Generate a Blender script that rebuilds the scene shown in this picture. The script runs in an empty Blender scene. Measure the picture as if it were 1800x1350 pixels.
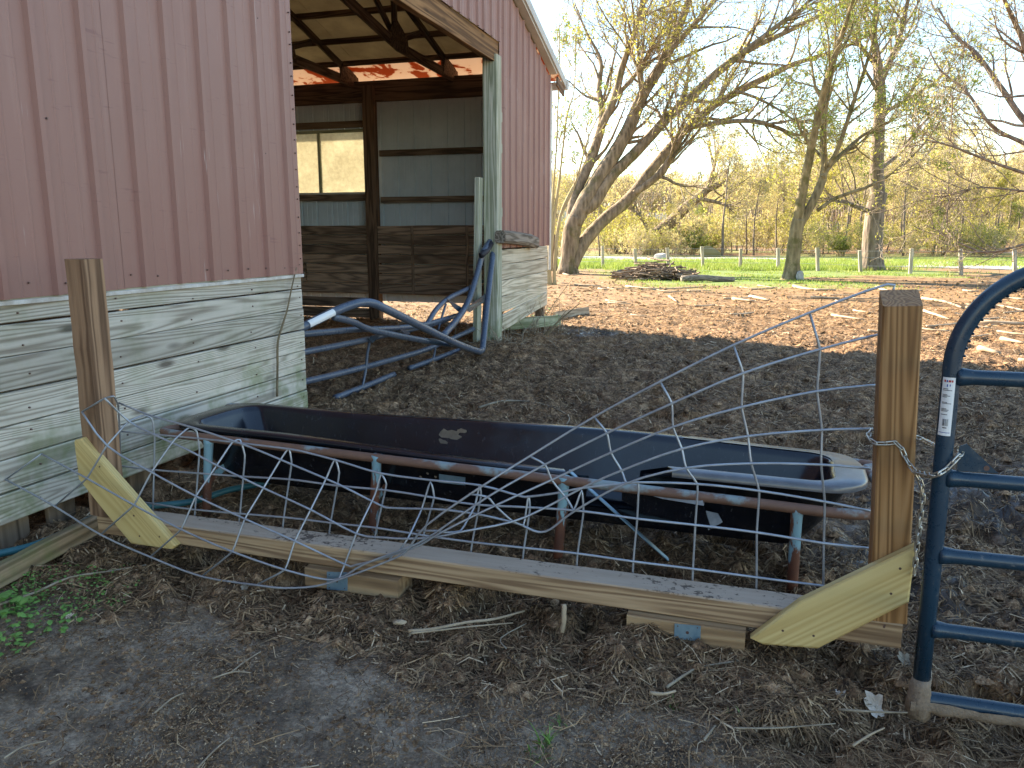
import bpy, bmesh, math, random
import numpy as np
from mathutils import Vector, Matrix
random.seed(7)
rng = np.random.default_rng(7)
R = math.radians
scene = bpy.context.scene
C = scene.collection

# ------------------------------------------------------------------ camera, sky, sun, exposure
PITCH = R(10.72); FPX = 1400.0; EYE = np.array([0.0, 0.0, 1.5])
cam_d = bpy.data.cameras.new('camera'); cam = bpy.data.objects.new('camera', cam_d); C.objects.link(cam)
cam.location = EYE; cam.rotation_euler = (math.pi/2 - PITCH, 0, 0)
cam_d.sensor_fit = 'HORIZONTAL'; cam_d.sensor_width = 36; cam_d.lens = 36*FPX/1800
cam_d.clip_start = 0.05; cam_d.clip_end = 2000
scene.camera = cam
SUN_EL = R(26); SUN_AZ = math.atan2(-0.74, 0.67)          # azimuth measured from +Y towards +X
sdir = Vector((math.sin(SUN_AZ)*math.cos(SUN_EL), math.cos(SUN_AZ)*math.cos(SUN_EL), math.sin(SUN_EL)))
world = bpy.data.worlds.new('World'); scene.world = world; world.use_nodes = True
wn = world.node_tree.nodes; wl = world.node_tree.links
bg = wn['Background']; bg.inputs['Strength'].default_value = 0.065
sky = wn.new('ShaderNodeTexSky'); sky.sky_type = 'NISHITA'; sky.sun_disc = False
sky.sun_elevation = SUN_EL; sky.sun_rotation = SUN_AZ
sky.altitude = 0; sky.air_density = 1.25; sky.dust_density = 0.0; sky.ozone_density = 2.0
wl.new(sky.outputs['Color'], bg.inputs['Color'])
sun_d = bpy.data.lights.new('sun', 'SUN'); sun_d.energy = 4.3; sun_d.angle = R(0.53); sun_d.color = (1.0, 0.87, 0.68)
sun = bpy.data.objects.new('sun', sun_d); C.objects.link(sun)
sun.rotation_euler = (-sdir).to_track_quat('-Z', 'Y').to_euler(); sun.location = (-20, 20, 30)
vs = scene.view_settings
vs.view_transform = 'Standard'; vs.look = 'None'; vs.exposure = 2.72; vs.gamma = 1; vs.use_curve_mapping = False
scene.cycles.max_bounces = 8; scene.cycles.diffuse_bounces = 4; scene.cycles.transmission_bounces = 6
scene.cycles.use_denoising = True

# ------------------------------------------------------------------ photo pixel -> place
def ray(px, py):
    a = (px-900)/FPX; b = (675-py)/FPX
    cy, sy = math.cos(PITCH), math.sin(PITCH)
    return np.array([a, cy + b*sy, -sy + b*cy])
def on_z(px, py, z=0.0):
    d = ray(px, py); k = (z-EYE[2])/d[2]; return EYE + k*d
def at_y(px, py, Y):
    d = ray(px, py); return EYE + d*(Y/d[1])
def on_plane(px, py, P, N):
    d = ray(px, py); N = np.asarray(N, float); k = np.dot(np.asarray(P)-EYE, N)/np.dot(d, N); return EYE + k*d
def V3(*a): return np.array(a, float)
def unit(v): v = np.asarray(v, float); return v/np.linalg.norm(v)

# ------------------------------------------------------------------ noise
def _hash(ix, iy, s):
    h = (ix.astype(np.int64)*374761393 + iy.astype(np.int64)*668265263 + s*1442695041) & 0xffffffff
    h = ((h ^ (h >> 13))*1274126177) & 0xffffffff
    return ((h ^ (h >> 16)) & 0xffff)/65535.0
def vnoise(x, y, s=0):
    x = np.asarray(x, float); y = np.asarray(y, float)
    ix = np.floor(x); iy = np.floor(y); fx = x-ix; fy = y-iy
    fx = fx*fx*(3-2*fx); fy = fy*fy*(3-2*fy)
    a = _hash(ix, iy, s); b = _hash(ix+1, iy, s); c = _hash(ix, iy+1, s); d = _hash(ix+1, iy+1, s)
    return (a*(1-fx)+b*fx)*(1-fy) + (c*(1-fx)+d*fx)*fy
def fbm(x, y, sc, o=4, s=0):
    t = 0; a = .5; n = 0
    for i in range(o):
        t = t + a*vnoise(np.asarray(x)*sc+17.3*i, np.asarray(y)*sc-9.1*i, s+i); n += a; a *= .5; sc *= 2.03
    return t/n
def sstep(a, b, x):
    t = np.clip((np.asarray(x, float)-a)/(b-a), 0, 1); return t*t*(3-2*t)

# ------------------------------------------------------------------ objects
WM = {}
def wm(o): return WM[o.name] if o is not None else Matrix.Identity(4)
def link(o, parent=None, M=None):
    C.objects.link(o); M = M or Matrix.Identity(4)
    if parent is not None:
        o.parent = parent; o.matrix_basis = wm(parent).inverted() @ M
    else: o.matrix_basis = M
    WM[o.name] = M
    return o
def tag(o, label=None, cat=None, group=None, kind=None):
    if label: o['label'] = label
    if cat: o['category'] = cat
    if group: o['group'] = group
    if kind: o['kind'] = kind
    return o
def thing(name, label, cat, loc, group=None):
    o = bpy.data.objects.new(name, None); o.empty_display_size = .1
    link(o, None, Matrix.Translation(Vector(loc))); return tag(o, label, cat, group)
def mk_mesh(name, v, f, m=None, smooth=False):
    me = bpy.data.meshes.new(name)
    if isinstance(f, np.ndarray):
        v = np.asarray(v, np.float32); nf, k = f.shape
        me.vertices.add(len(v)); me.vertices.foreach_set('co', v.ravel())
        me.loops.add(nf*k); me.loops.foreach_set('vertex_index', f.astype(np.int32).ravel())
        me.polygons.add(nf); me.polygons.foreach_set('loop_start', np.arange(0, nf*k, k, dtype=np.int32))
        try: me.polygons.foreach_set('loop_total', np.full(nf, k, dtype=np.int32))
        except Exception: pass
        me.update(calc_edges=True)
    else:
        me.from_pydata([tuple(map(float, p)) for p in v], [], f); me.update()
    if smooth: me.polygons.foreach_set('use_smooth', [True]*len(me.polygons))
    if m: me.materials.append(m)
    return me
def mobj(name, v, f, m, parent=None, smooth=False, M=None, kind=None):
    o = bpy.data.objects.new(name, mk_mesh(name, v, f, m, smooth)); link(o, parent, M)
    if kind: o['kind'] = kind
    return o
def copy_tree(o, parent=None, M=None):
    c = o.copy(); C.objects.link(c)
    if parent is not None: c.parent = parent
    elif M is not None: c.matrix_basis = M
    for ch in list(o.children): copy_tree(ch, c)
    return c

class MB:                                     # collects pieces of ONE mesh
    def __init__(s): s.v = []; s.f = []; s.n = 0
    def add(s, v, f):
        s.v += [tuple(map(float, p)) for p in v]; s.f += [tuple(i+s.n for i in q) for q in f]; s.n += len(v); return s
    def build(s, name, m, parent=None, smooth=False, kind=None, M=None): return mobj(name, s.v, s.f, m, parent, smooth, M, kind)

def frame_of(p0, p1, side):
    x = unit(np.asarray(p1)-np.asarray(p0)); y = np.asarray(side, float); y = unit(y-x*np.dot(x, y)); z = np.cross(x, y)
    M = Matrix.Identity(4)
    for i in range(3): M[i][0] = x[i]; M[i][1] = y[i]; M[i][2] = z[i]; M[i][3] = float(p0[i])
    return M, float(np.linalg.norm(np.asarray(p1)-np.asarray(p0)))
def rect_sweep(L, w, t, ch=.004, seg=2, wob=0., cut0=0., cut1=0., seed=0):
    """a sawn board along local X, chamfered, w along Y, t along Z; cut0/cut1 skew the ends along Y"""
    r = random.Random(seed); a, b = w/2, t/2; c = min(ch, a*.45, b*.45)
    prof = [(-a+c, -b), (a-c, -b), (a, -b+c), (a, b-c), (a-c, b), (-a+c, b), (-a, b-c), (-a, -b+c)]
    v = []; f = []
    for i in range(seg+1):
        u = i/seg; dy = r.uniform(-wob, wob); dz = r.uniform(-wob, wob)*.6
        for (y, z) in prof:
            x = L*u + (cut0*(y/a)*(1-u) + cut1*(y/a)*u)
            v.append((x, y+dy+r.uniform(-wob, wob)*.25, z+dz))
    for i in range(seg):
        for j in range(8):
            k = (j+1) % 8; f.append((i*8+j, i*8+k, i*8+8+k, i*8+8+j))
    f.append(tuple(reversed(range(8)))); f.append(tuple(range(seg*8, seg*8+8)))
    return v, f
def board(name, p0, p1, side, w, t, m, parent=None, **kw):
    M, L = frame_of(p0, p1, side); kw.setdefault('seed', random.randrange(9999))
    v, f = rect_sweep(L, w, t, **kw); return mobj(name, v, f, m, parent, False, M)
def smooth_path(pts, n=6, radii=None):
    P = np.asarray(pts, float); out = []; ro = []
    k = len(P)
    for i in range(k-1):
        p0 = P[max(i-1, 0)]; p1 = P[i]; p2 = P[i+1]; p3 = P[min(i+2, k-1)]
        for j in range(n):
            t = j/n; out.append(.5*((2*p1)+(-p0+p2)*t+(2*p0-5*p1+4*p2-p3)*t*t+(-p0+3*p1-3*p2+p3)*t**3))
            if radii is not None: ro.append(radii[i]*(1-t)+radii[i+1]*t)
    out.append(P[-1])
    if radii is not None: ro.append(radii[-1]); return np.array(out), np.array(ro)
    return np.array(out)
def tube(P, r, n=8, cap=True, noise=0., seed=0):
    P = np.asarray(P, float); k = len(P); rr = np.full(k, r) if np.isscalar(r) else np.asarray(r)
    T = np.gradient(P, axis=0); T /= np.linalg.norm(T, axis=1)[:, None]+1e-12
    a = np.array([0, 0, 1.]) if abs(T[0][2]) < .9 else np.array([1., 0, 0])
    u = unit(np.cross(T[0], a)); v = []; g = random.Random(seed)
    for i in range(k):
        u = u - T[i]*np.dot(u, T[i]); u = unit(u); w = np.cross(T[i], u)
        for j in range(n):
            th = 2*math.pi*j/n; q = rr[i]*(1+(g.uniform(-noise, noise) if noise else 0))
            v.append(P[i]+q*(math.cos(th)*u+math.sin(th)*w))
    f = [(i*n+j, i*n+(j+1) % n, (i+1)*n+(j+1) % n, (i+1)*n+j) for i in range(k-1) for j in range(n)]
    if cap: f.append(tuple(reversed(range(n)))); f.append(tuple(range((k-1)*n, k*n)))
    return v, f
def rod(name, P, r, m, parent=None, n=8, **kw):
    v, f = tube(P, r, n, **kw); return mobj(name, v, f, m, parent, True)
def box(c, sx, sy, sz, ax=(1, 0, 0), ay=(0, 1, 0), az=(0, 0, 1)):
    c = np.asarray(c, float); ax, ay, az = map(lambda q: np.asarray(q, float), (ax, ay, az))
    v = [c+ax*sx*i/2+ay*sy*j/2+az*sz*k/2 for k in (-1, 1) for j in (-1, 1) for i in (-1, 1)]
    return v, [(0, 2, 3, 1), (4, 5, 7, 6), (0, 1, 5, 4), (2, 6, 7, 3), (0, 4, 6, 2), (1, 3, 7, 5)]
def prism(poly, nrm, t):
    """a flat outline (3D points) given thickness t along nrm"""
    P = [np.asarray(p, float) for p in poly]; q = np.asarray(nrm, float)*t; n = len(P)
    v = P+[p+q for p in P]
    return v, [tuple(reversed(range(n))), tuple(range(n, 2*n))]+[(i, (i+1) % n, n+(i+1) % n, n+i) for i in range(n)]
def batch_tubes(P, Rr, n=3):
    """P (N,k,3), Rr (N,k) -> verts, quad faces"""
    N, k, _ = P.shape
    T = np.gradient(P, axis=1); T /= np.linalg.norm(T, axis=2, keepdims=True)+1e-12
    D = P[:, -1]-P[:, 0]; D /= np.linalg.norm(D, axis=1, keepdims=True)+1e-12
    A = np.where(np.abs(D[:, 2:3]) < .8, np.array([[0, 0, 1.]]), np.array([[1., 0, 0]]))
    U = np.cross(T, A[:, None, :]); U /= np.linalg.norm(U, axis=2, keepdims=True)+1e-12
    W = np.cross(T, U); th = np.arange(n)*2*math.pi/n
    v = P[:, :, None, :] + Rr[:, :, None, None]*(np.cos(th)[None, None, :, None]*U[:, :, None, :]+np.sin(th)[None, None, :, None]*W[:, :, None, :])
    idx = np.arange(N*k*n).reshape(N, k, n); a = idx[:, :-1]; b = idx[:, 1:]
    f = np.stack([a, np.roll(a, -1, 2), np.roll(b, -1, 2), b], -1).reshape(-1, 4)
    return v.reshape(-1, 3), f
# ------------------------------------------------------------------ materials
class NT:
    def __init__(s, name):
        s.m = bpy.data.materials.new(name); s.m.use_nodes = True; s.t = s.m.node_tree
        s.b = s.t.nodes['Principled BSDF']; s.out = s.t.nodes['Material Output']
    def node(s, ty, **ins):
        n = s.t.nodes.new(ty)
        for k, v in ins.items():
            k = k.replace('_', ' ')
            s.set(n.inputs[k], v)
        return n
    def set(s, inp, v):
        if hasattr(v, 'is_output'): s.t.links.new(v, inp)
        elif isinstance(v, (tuple, list)) and len(v) == 3 and inp.type == 'RGBA': inp.default_value = (*v, 1)
        else: inp.default_value = v
    def coord(s, kind='Object', scale=(1, 1, 1), rand=True):
        c = s.t.nodes.new('ShaderNodeTexCoord').outputs[kind]
        if rand:
            oi = s.t.nodes.new('ShaderNodeObjectInfo'); k = s.math('MULTIPLY', oi.outputs['Random'], 53.)
            v = s.t.nodes.new('ShaderNodeVectorMath'); v.operation = 'ADD'; s.t.links.new(c, v.inputs[0]); s.t.links.new(k, v.inputs[1]); c = v.outputs[0]
        mp = s.t.nodes.new('ShaderNodeVectorMath'); mp.operation = 'MULTIPLY'; s.t.links.new(c, mp.inputs[0]); mp.inputs[1].default_value = scale
        return mp.outputs[0]
    def world(s, scale=(1, 1, 1)):
        g = s.t.nodes.new('ShaderNodeNewGeometry'); mp = s.t.nodes.new('ShaderNodeVectorMath'); mp.operation = 'MULTIPLY'
        s.t.links.new(g.outputs['Position'], mp.inputs[0]); mp.inputs[1].default_value = scale; return mp.outputs[0]
    def rand(s): return s.t.nodes.new('ShaderNodeObjectInfo').outputs['Random']
    def noise(s, vec, sc=5., det=4., ro=.55, dist=0.):
        n = s.node('ShaderNodeTexNoise', Scale=sc, Detail=det, Roughness=ro, Distortion=dist); s.t.links.new(vec, n.inputs['Vector']); return n.outputs['Fac']
    def math(s, op, a, b=0., c=None, clamp=False):
        n = s.t.nodes.new('ShaderNodeMath'); n.operation = op; n.use_clamp = clamp
        s.set(n.inputs[0], a); s.set(n.inputs[1], b)
        if c is not None: s.set(n.inputs[2], c)
        return n.outputs[0]
    def rng(s, x, a, b, lo=0., hi=1.):
        n = s.t.nodes.new('ShaderNodeMapRange'); n.clamp = True
        s.set(n.inputs[0], x); n.inputs[1].default_value = a; n.inputs[2].default_value = b; n.inputs[3].default_value = lo; n.inputs[4].default_value = hi
        return n.outputs[0]
    def mix(s, fac, a, b, mode='MIX'):
        n = s.t.nodes.new('ShaderNodeMix'); n.data_type = 'RGBA'; n.blend_type = mode
        s.set(n.inputs[0], fac); s.set(n.inputs[6], a); s.set(n.inputs[7], b); return n.outputs[2]
    def ramp(s, fac, stops):
        n = s.t.nodes.new('ShaderNodeValToRGB'); s.t.links.new(fac, n.inputs[0]); e = n.color_ramp.elements
        while len(e) < len(stops): e.new(.5)
        for q, (p, c) in zip(e, stops): q.position = p; q.color = (*c, 1)
        return n.outputs[0]
    def sep(s, v):
        n = s.t.nodes.new('ShaderNodeSeparateXYZ'); s.t.links.new(v, n.inputs[0]); return n.outputs
    def attr(s, name):
        n = s.t.nodes.new('ShaderNodeAttribute'); n.attribute_name = name; return n
    def bump(s, h, st=.3, d=.01):
        n = s.node('ShaderNodeBump', Strength=st, Distance=d); s.t.links.new(h, n.inputs['Height']); s.t.links.new(n.outputs[0], s.b.inputs['Normal'])
    def fin(s, col, rough=.7, metal=0., spec=.5):
        s.set(s.b.inputs['Base Color'], col); s.set(s.b.inputs['Roughness'], rough); s.set(s.b.inputs['Metallic'], metal)
        s.set(s.b.inputs['Specular IOR Level'], spec); return s.m

def wood(name, light, mid, dark, rings=9., sx=.7, sy=6., green=0., knots=.0, rough=.85, var=.35, bump=.5, wet=None):
    n = NT(name); v = n.coord('Object', (sx, sy, sy))
    base = n.noise(v, 1., 2.2, .45, .25)
    ring = n.math('SINE', n.math('MULTIPLY', base, rings*6.28))
    ring = n.rng(ring, -1, 1)
    fine = n.math('ADD', n.math('MULTIPLY', n.noise(n.coord('Object', (2.2, 70, 70)), 1., 4, .65), .55), n.math('MULTIPLY', n.noise(n.coord('Object', (5, 260, 260)), 1., 3, .6), .45))
    big = n.noise(n.coord('Object', (.9, 3, 3)), 1., 4, .6)
    col = n.ramp(n.math('ADD', n.math('MULTIPLY', ring, .55), n.math('MULTIPLY', fine, .55)), [(.18, dark), (.5, mid), (.85, light)])
    col = n.mix(n.rng(big, .35, .75, 0, .55), col, n.mix(.5, dark, mid))
    if knots:
        kv = n.node('ShaderNodeTexVoronoi', Scale=1.); n.t.links.new(n.coord('Object', (1.6, 5.5, 5.5)), kv.inputs['Vector'])
        col = n.mix(n.rng(kv.outputs['Distance'], .06, .16, knots, 0), col, tuple(c*.45 for c in dark))
    if green:
        w = n.world(); g = n.noise(w, 3.5, 4, .65); z = n.sep(w)[2]
        gm = n.math('MULTIPLY', n.rng(g, .46, .66), n.rng(z, .05, .75, green, green*.25))
        col = n.mix(gm, col, (.13, .17, .05))
    r = n.rng(n.rand(), 0, 1, 1-var, 1+var*.6)
    col = n.mix(1., col, n.node('ShaderNodeCombineXYZ', X=r, Y=r, Z=r).outputs[0], 'MULTIPLY')
    n.bump(n.math('ADD', n.math('MULTIPLY', fine, .7), n.math('MULTIPLY', ring, .3)), bump, .006)
    return n.fin(col, rough, 0, .3)

M_plank = wood('weathered_plank', (.63, .575, .495), (.51, .465, .39), (.22, .18, .14), 25, .22, 5.0, green=.95, knots=.9, var=.22)
M_plank2 = wood('weathered_plank_far', (0.748, 0.660, 0.517), (0.572, 0.495, 0.374), (0.297, 0.242, 0.165), 9, .3, 7., green=.4, var=.2)
M_oldpost = wood('old_brown_post', (0.360, 0.222, 0.132), (0.228, 0.132, 0.077), (0.084, 0.046, 0.026), 7, .4, 9, var=.1, bump=.9)
M_newpost = wood('treated_post', (0.432, 0.240, 0.102), (0.324, 0.168, 0.062), (0.144, 0.066, 0.024), 22, .2, 8, var=.08, rough=.6, bump=.3)
M_yellow = wood('fresh_pine', (.66, .51, .23), (.59, .44, .18), (.50, .34, .13), 16, .18, 7, var=.06, rough=.6, bump=.2, knots=.35)
M_block = wood('sawn_block', (0.450, 0.312, 0.175), (0.350, 0.225, 0.119), (0.175, 0.106, 0.056), 6, .5, 9, var=.12, bump=.5, knots=.3)
M_dark = wood('dark_timber', (0.231, 0.149, 0.094), (0.138, 0.086, 0.053), (0.050, 0.031, 0.020), 6, .6, 8, var=.3)
M_lining = wood('dark_lining_plank', (0.425, 0.300, 0.206), (0.250, 0.175, 0.119), (0.088, 0.060, 0.041), 7, .6, 6, var=.4)
M_header = wood('brown_header', (.32, .18, .08), (.19, .10, .043), (.06, .032, .015), 7, .3, 8, var=.1, knots=.5)
M_jamb = wood('green_jamb', (.52, .50, .42), (.36, .37, .29), (.15, .16, .10), 9, .3, 9, green=.75, var=.1)
M_greyb = wood('grey_green_board', (.46, .46, .33), (.33, .34, .22), (.15, .16, .09), 7, .5, 6, green=.6, var=.1)
M_drift = wood('rotted_grey_timber', (.34, .29, .24), (.22, .18, .14), (.06, .048, .036), 8, .7, 9, var=.1, bump=1.)
M_branch = wood('bleached_branch', (.55, .45, .33), (.42, .33, .23), (.2, .15, .1), 4, 1., 12, var=.35)
M_fpost = wood('pale_fence_post', (.52, .46, .37), (.40, .35, .28), (.22, .19, .15), 5, .7, 8, var=.2)
M_stub = wood('stub_board', (.26, .19, .13), (.17, .12, .08), (.06, .045, .03), 6, .6, 6, var=.5)

def beam_mat():                             # fence sill: brown sides, bleached top smeared with dung
    n = NT('fence_sill'); v = n.coord('Object', (.35, 9, 9), False)
    base = n.noise(v, 1., 2.5, .5, .3); ring = n.rng(n.math('SINE', n.math('MULTIPLY', base, 76.)), -1, 1)
    fine = n.noise(n.coord('Object', (2.2, 75, 75), False), 1., 4, .6)
    side = n.ramp(n.math('ADD', n.math('MULTIPLY', ring, .5), n.math('MULTIPLY', fine, .55)), [(.2, (0.188, 0.112, 0.062)), (.55, (0.350, 0.231, 0.131)), (.9, (0.488, 0.338, 0.200))])
    kv = n.node('ShaderNodeTexVoronoi', Scale=1.); n.t.links.new(n.coord('Object', (2.6, 8, 8), False), kv.inputs['Vector'])
    side = n.mix(n.rng(kv.outputs['Distance'], .12, .24, .85, 0), side, (.06, .035, .02))
    top = n.mix(n.noise(n.coord('Object', (3, 30, 30), False), 1., 5, .65), (.33, .245, .17), (.53, .42, .32))
    d = n.math('MULTIPLY', n.noise(n.coord('Object', (26, 34, 34), False), 1., 5, .75), n.rng(n.noise(n.coord('Object', (1.3, 1, 1), False), 1., 2, .5), .35, .65, .75, 1.1))
    top = n.mix(n.rng(d, .55, .59, 0, .85), top, (.055, .036, .026))
    g = n.t.nodes.new('ShaderNodeNewGeometry'); nz = n.sep(g.outputs['Normal'])[2]
    col = n.mix(n.rng(nz, .6, .9), side, top)
    n.bump(fine, .4, .004); return n.fin(col, .8, 0, .3)
M_beam = beam_mat()

def painted_steel():
    n = NT('rose_painted_steel'); w = n.world()
    a = n.noise(w, 1.1, 5, .6); b = n.noise(n.world((14, 14, .9)), 1., 4, .6)
    col = n.mix(n.rng(a, .3, .7), (.275, .148, .122), (.315, .182, .152))
    col = n.mix(n.rng(b, .55, .8, 0, .35), col, (.38, .245, .21))
    z = n.sep(w)[2]
    col = n.mix(n.math('MULTIPLY', n.rng(z, 2.6, 1.2, 0, .9), n.rng(a, .25, .65)), col, (0.250, 0.106, 0.083))      # chalked and grimed foot of the sheets
    sc = n.noise(n.world((3, 3, 26)), 1., 3, .7); col = n.mix(n.rng(sc, .64, .72, 0, .45), col, (.17, .075, .075))
    s2 = n.noise(n.world((60, 60, 2.2)), 1., 3, .6); col = n.mix(n.math('MULTIPLY', n.rng(s2, .66, .71, 0, .7), n.rng(a, .46, .56)), col, (.55, .47, .46))
    n.bump(n.noise(w, 2.5, 3, .5), .25, .02); return n.fin(col, .5, 0, .4)
M_steel = painted_steel()
def simple(name, col, rough=.6, metal=0., v2=None, sc=6., bump=0., spec=.5, lo=.35, hi=.65):
    n = NT(name)
    if v2 is not None:
        f = n.noise(n.world(), sc, 5, .65); c = n.mix(n.rng(f, lo, hi), col, v2)
        if bump: n.bump(f, bump, .01)
    else: c = col
    return n.fin(c, rough, metal, spec)
M_primer = simple('grey_blue_sheet', (.58, .68, .74), .5, 0, (.48, .57, .63), 1.5)
M_trim = simple('pale_trim', (.52, .52, .50), .5, 0, (.42, .42, .40), 3)
M_white = simple('white_flashing', (.62, .60, .57), .5, 0, (.40, .36, .32), 9)
M_screw = simple('screw_head', (.12, .07, .06), .4, .3)
M_roofin = simple('roof_underside', (.72, .62, .42), .8, 0, (.52, .43, .28), 2.5)
M_rooftop = simple('roof_sheet', (.30, .16, .14), .5)
M_purlin = wood('purlin_wood', (.28, .17, .10), (.17, .10, .06), (.06, .035, .02), 6, .6, 8, var=.4)
def eave_mat():
    n = NT('peeling_eave_panel'); f = n.noise(n.world((1.6, 1.6, 1.6)), 1.6, 5, .6, .6)
    col = n.mix(n.rng(f, .51, .53), (.60, .47, .36), (.34, .10, .03))
    tr = n.node('ShaderNodeBsdfTranslucent', Color=col); n.fin(col, .8)
    mx = n.node('ShaderNodeMixShader', Fac=.55); n.t.links.new(n.b.outputs[0], mx.inputs[1]); n.t.links.new(tr.outputs[0], mx.inputs[2]); n.t.links.new(mx.outputs[0], n.out.inputs[0]); return n.m
M_eave = eave_mat()
def pane_mat():
    n = NT('dusty_window_pane'); f = n.math('ADD', n.math('MULTIPLY', n.noise(n.world((1, 1, 1)), 14, 6, .75), .6), n.math('MULTIPLY', n.noise(n.world((1.5, 1.5, 1.2)), 1., 3, .6), .4))
    col = n.mix(n.rng(f, .4, .75), (.84, .80, .64), (.55, .50, .37))
    tr = n.node('ShaderNodeBsdfTranslucent', Color=col); n.fin(col, .5)
    mx = n.node('ShaderNodeMixShader', Fac=.6); n.t.links.new(n.b.outputs[0], mx.inputs[1]); n.t.links.new(tr.outputs[0], mx.inputs[2]); n.t.links.new(mx.outputs[0], n.out.inputs[0]); return n.m
M_pane = pane_mat()

def poly_mat():                             # black moulded basin, dusty and scratched
    n = NT('black_poly'); w = n.world(); a = n.noise(w, 5, 6, .7); s = n.noise(n.world((30, 30, 8)), 2., 5, .75)
    col = n.mix(n.rng(a, .4, .72, 0, .5), (.004, .0055, .010), (.012, .015, .025))
    col = n.mix(n.rng(s, .62, .70, 0, .5), col, (.16, .15, .15))
    return n.fin(col, n.rng(a, .3, .7, .12, .30), 0, .6)
M_poly = poly_mat()
M_lip = simple('sky_sheen_poly', (.07, .075, .085), .28, 0, (.15, .15, .16), 5, 0, .7)  # black poly painted paler to carry the sky's sheen on the lip
M_lipw = simple('raw_torn_poly', (.30, .33, .38), .4, 0, (.18, .20, .24), 12)
def rusty_blue():
    n = NT('rusted_blue_paint'); w = n.world(); a = n.noise(n.world((2.2, 2.2, .7)), 5.5, 6, .68); z = n.sep(w)[2]
    m = n.rng(n.math('ADD', a, n.math('MULTIPLY', n.rng(z, .05, .40, .16, -.03), 1.)), .53, .57)
    col = n.mix(m, (.22, .36, .42), n.mix(n.noise(w, 30, 4, .7), (.20, .075, .040), (.10, .045, .03)))
    col = n.mix(n.rng(n.noise(w, 22, 4, .7), .62, .7, 0, .7), col, (.40, .36, .31))
    n.bump(a, .3, .006); return n.fin(col, .6, 0, .4)
M_rusty = rusty_blue()
def rust_rail():
    n = NT('rusted_rail'); w = n.world(); a = n.noise(w, 4., 6, .65)
    g = n.t.nodes.new('ShaderNodeNewGeometry'); nz = n.sep(g.outputs['Normal'])[2]
    m = n.rng(n.math('ADD', a, n.math('MULTIPLY', nz, -.06)), .36, .44)
    col = n.mix(m, (.24, .29, .30), n.mix(n.noise(w, 26, 4, .7), (.23, .125, .085), (.13, .072, .05)))
    n.bump(a, .3, .006); return n.fin(col, .55, 0, .4)
M_rail = rust_rail()
def gate_paint(name, c1, c2, dusty):
    n = NT(name); w = n.world(); a = n.noise(w, 4, 5, .6); d = n.noise(w, 28, 5, .75)
    col = n.mix(n.rng(a, .3, .7), c1, c2); col = n.mix(n.rng(d, .60, .72, 0, dusty), col, (.30, .26, .22))
    return n.fin(col, n.rng(d, .4, .7, .26, .45), 0, .5)
M_gate = gate_paint('blue_gate_paint', (.009, .028, .052), (.013, .038, .066), .3)
M_bent = gate_paint('muddied_gate_paint', (.055, .075, .115), (.085, .105, .15), .6)
def mud_mat():
    n = NT('dried_mud'); w = n.world(); a = n.noise(w, 35, 5, .7); col = n.mix(a, (.14, .10, .07), (.34, .26, .19)); n.bump(a, .8, .01); return n.fin(col, .9, 0, .2)
M_mud = mud_mat()
M_wire = simple('galvanised_wire', (0.418, 0.440, 0.473), .42, .55, (0.297, 0.308, 0.341), 9)
M_chain = simple('zinc_chain', (.62, .60, .54), .35, .85, (.40, .36, .30), 25)
M_plate = simple('zinc_plate', (.30, .42, .50), .4, .6, (.20, .32, .42), 18)
M_hose = simple('teal_hose', (0.018, 0.102, 0.126), .4, 0, (0.036, 0.144, 0.168), 8)
M_paper = simple('sticker_paper', (.72, .72, .72), .5)
M_ink = simple('sticker_ink', (.02, .02, .03), .6)
M_inkb = simple('sticker_blue', (.02, .05, .30), .5)
M_inkr = simple('sticker_red', (.40, .03, .03), .5)
M_stone = simple('grey_stone', (.42, .40, .37), .85, 0, (.25, .24, .22), 7, .5)
M_stem = simple('dry_stem', (.20, .15, .085), .85, 0, (.11, .08, .045), 12)
M_vine = simple('pale_vine', (.34, .28, .20), .8, 0, (.2, .15, .1), 14)
M_leafdry = simple('dry_leaf', (.62, .52, .42), .8, 0, (.45, .35, .25), 30)
M_weed = simple('weed_leaf', (0.102, 0.228, 0.042), .5, 0, (0.168, 0.312, 0.066), 25)
M_blade = simple('grass_blade', (.09, .19, .03), .5, 0, (.15, .25, .06), 20)
def leaf_mat(name, a, b):
    n = NT(name); r = n.attr('tint').outputs['Fac']; col = n.mix(r, a, b)
    tr = n.node('ShaderNodeBsdfTranslucent', Color=col); n.fin(col, .6, 0, .3)
    mx = n.node('ShaderNodeMixShader', Fac=.45); n.t.links.new(n.b.outputs[0], mx.inputs[1]); n.t.links.new(tr.outputs[0], mx.inputs[2]); n.t.links.new(mx.outputs[0], n.out.inputs[0]); return n.m
M_leafy = leaf_mat('young_yellow_leaves', (.34, .33, .06), (.52, .46, .09))
M_leafb = leaf_mat('wood_edge_buds', (.54, .50, .15), (.56, .45, .20))
M_leafg = leaf_mat('fresh_green_leaves', (.20, .27, .04), (.36, .38, .07))
def bark(name, a, b, moss, sc=1.):
    n = NT(name); w = n.coord('Object', (3*sc, 3*sc, .7*sc), False); f = n.noise(w, 3., 5, .7); v = n.node('ShaderNodeTexVoronoi', Scale=3.2); n.t.links.new(n.coord('Object', (3*sc, 3*sc, .6*sc), False), v.inputs['Vector'])
    h = n.math('ADD', n.math('MULTIPLY', f, .6), n.math('MULTIPLY', v.outputs['Distance'], .5))
    col = n.mix(n.rng(h, .3, .75), b, a)
    m = n.noise(n.coord('Object', (1, 1, 1), False), 1.4, 5, .7); col = n.mix(n.rng(m, .52, .62, 0, moss), col, (.09, .085, .025))
    n.bump(h, .9, .04); return n.fin(col, .9, 0, .2)
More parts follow.
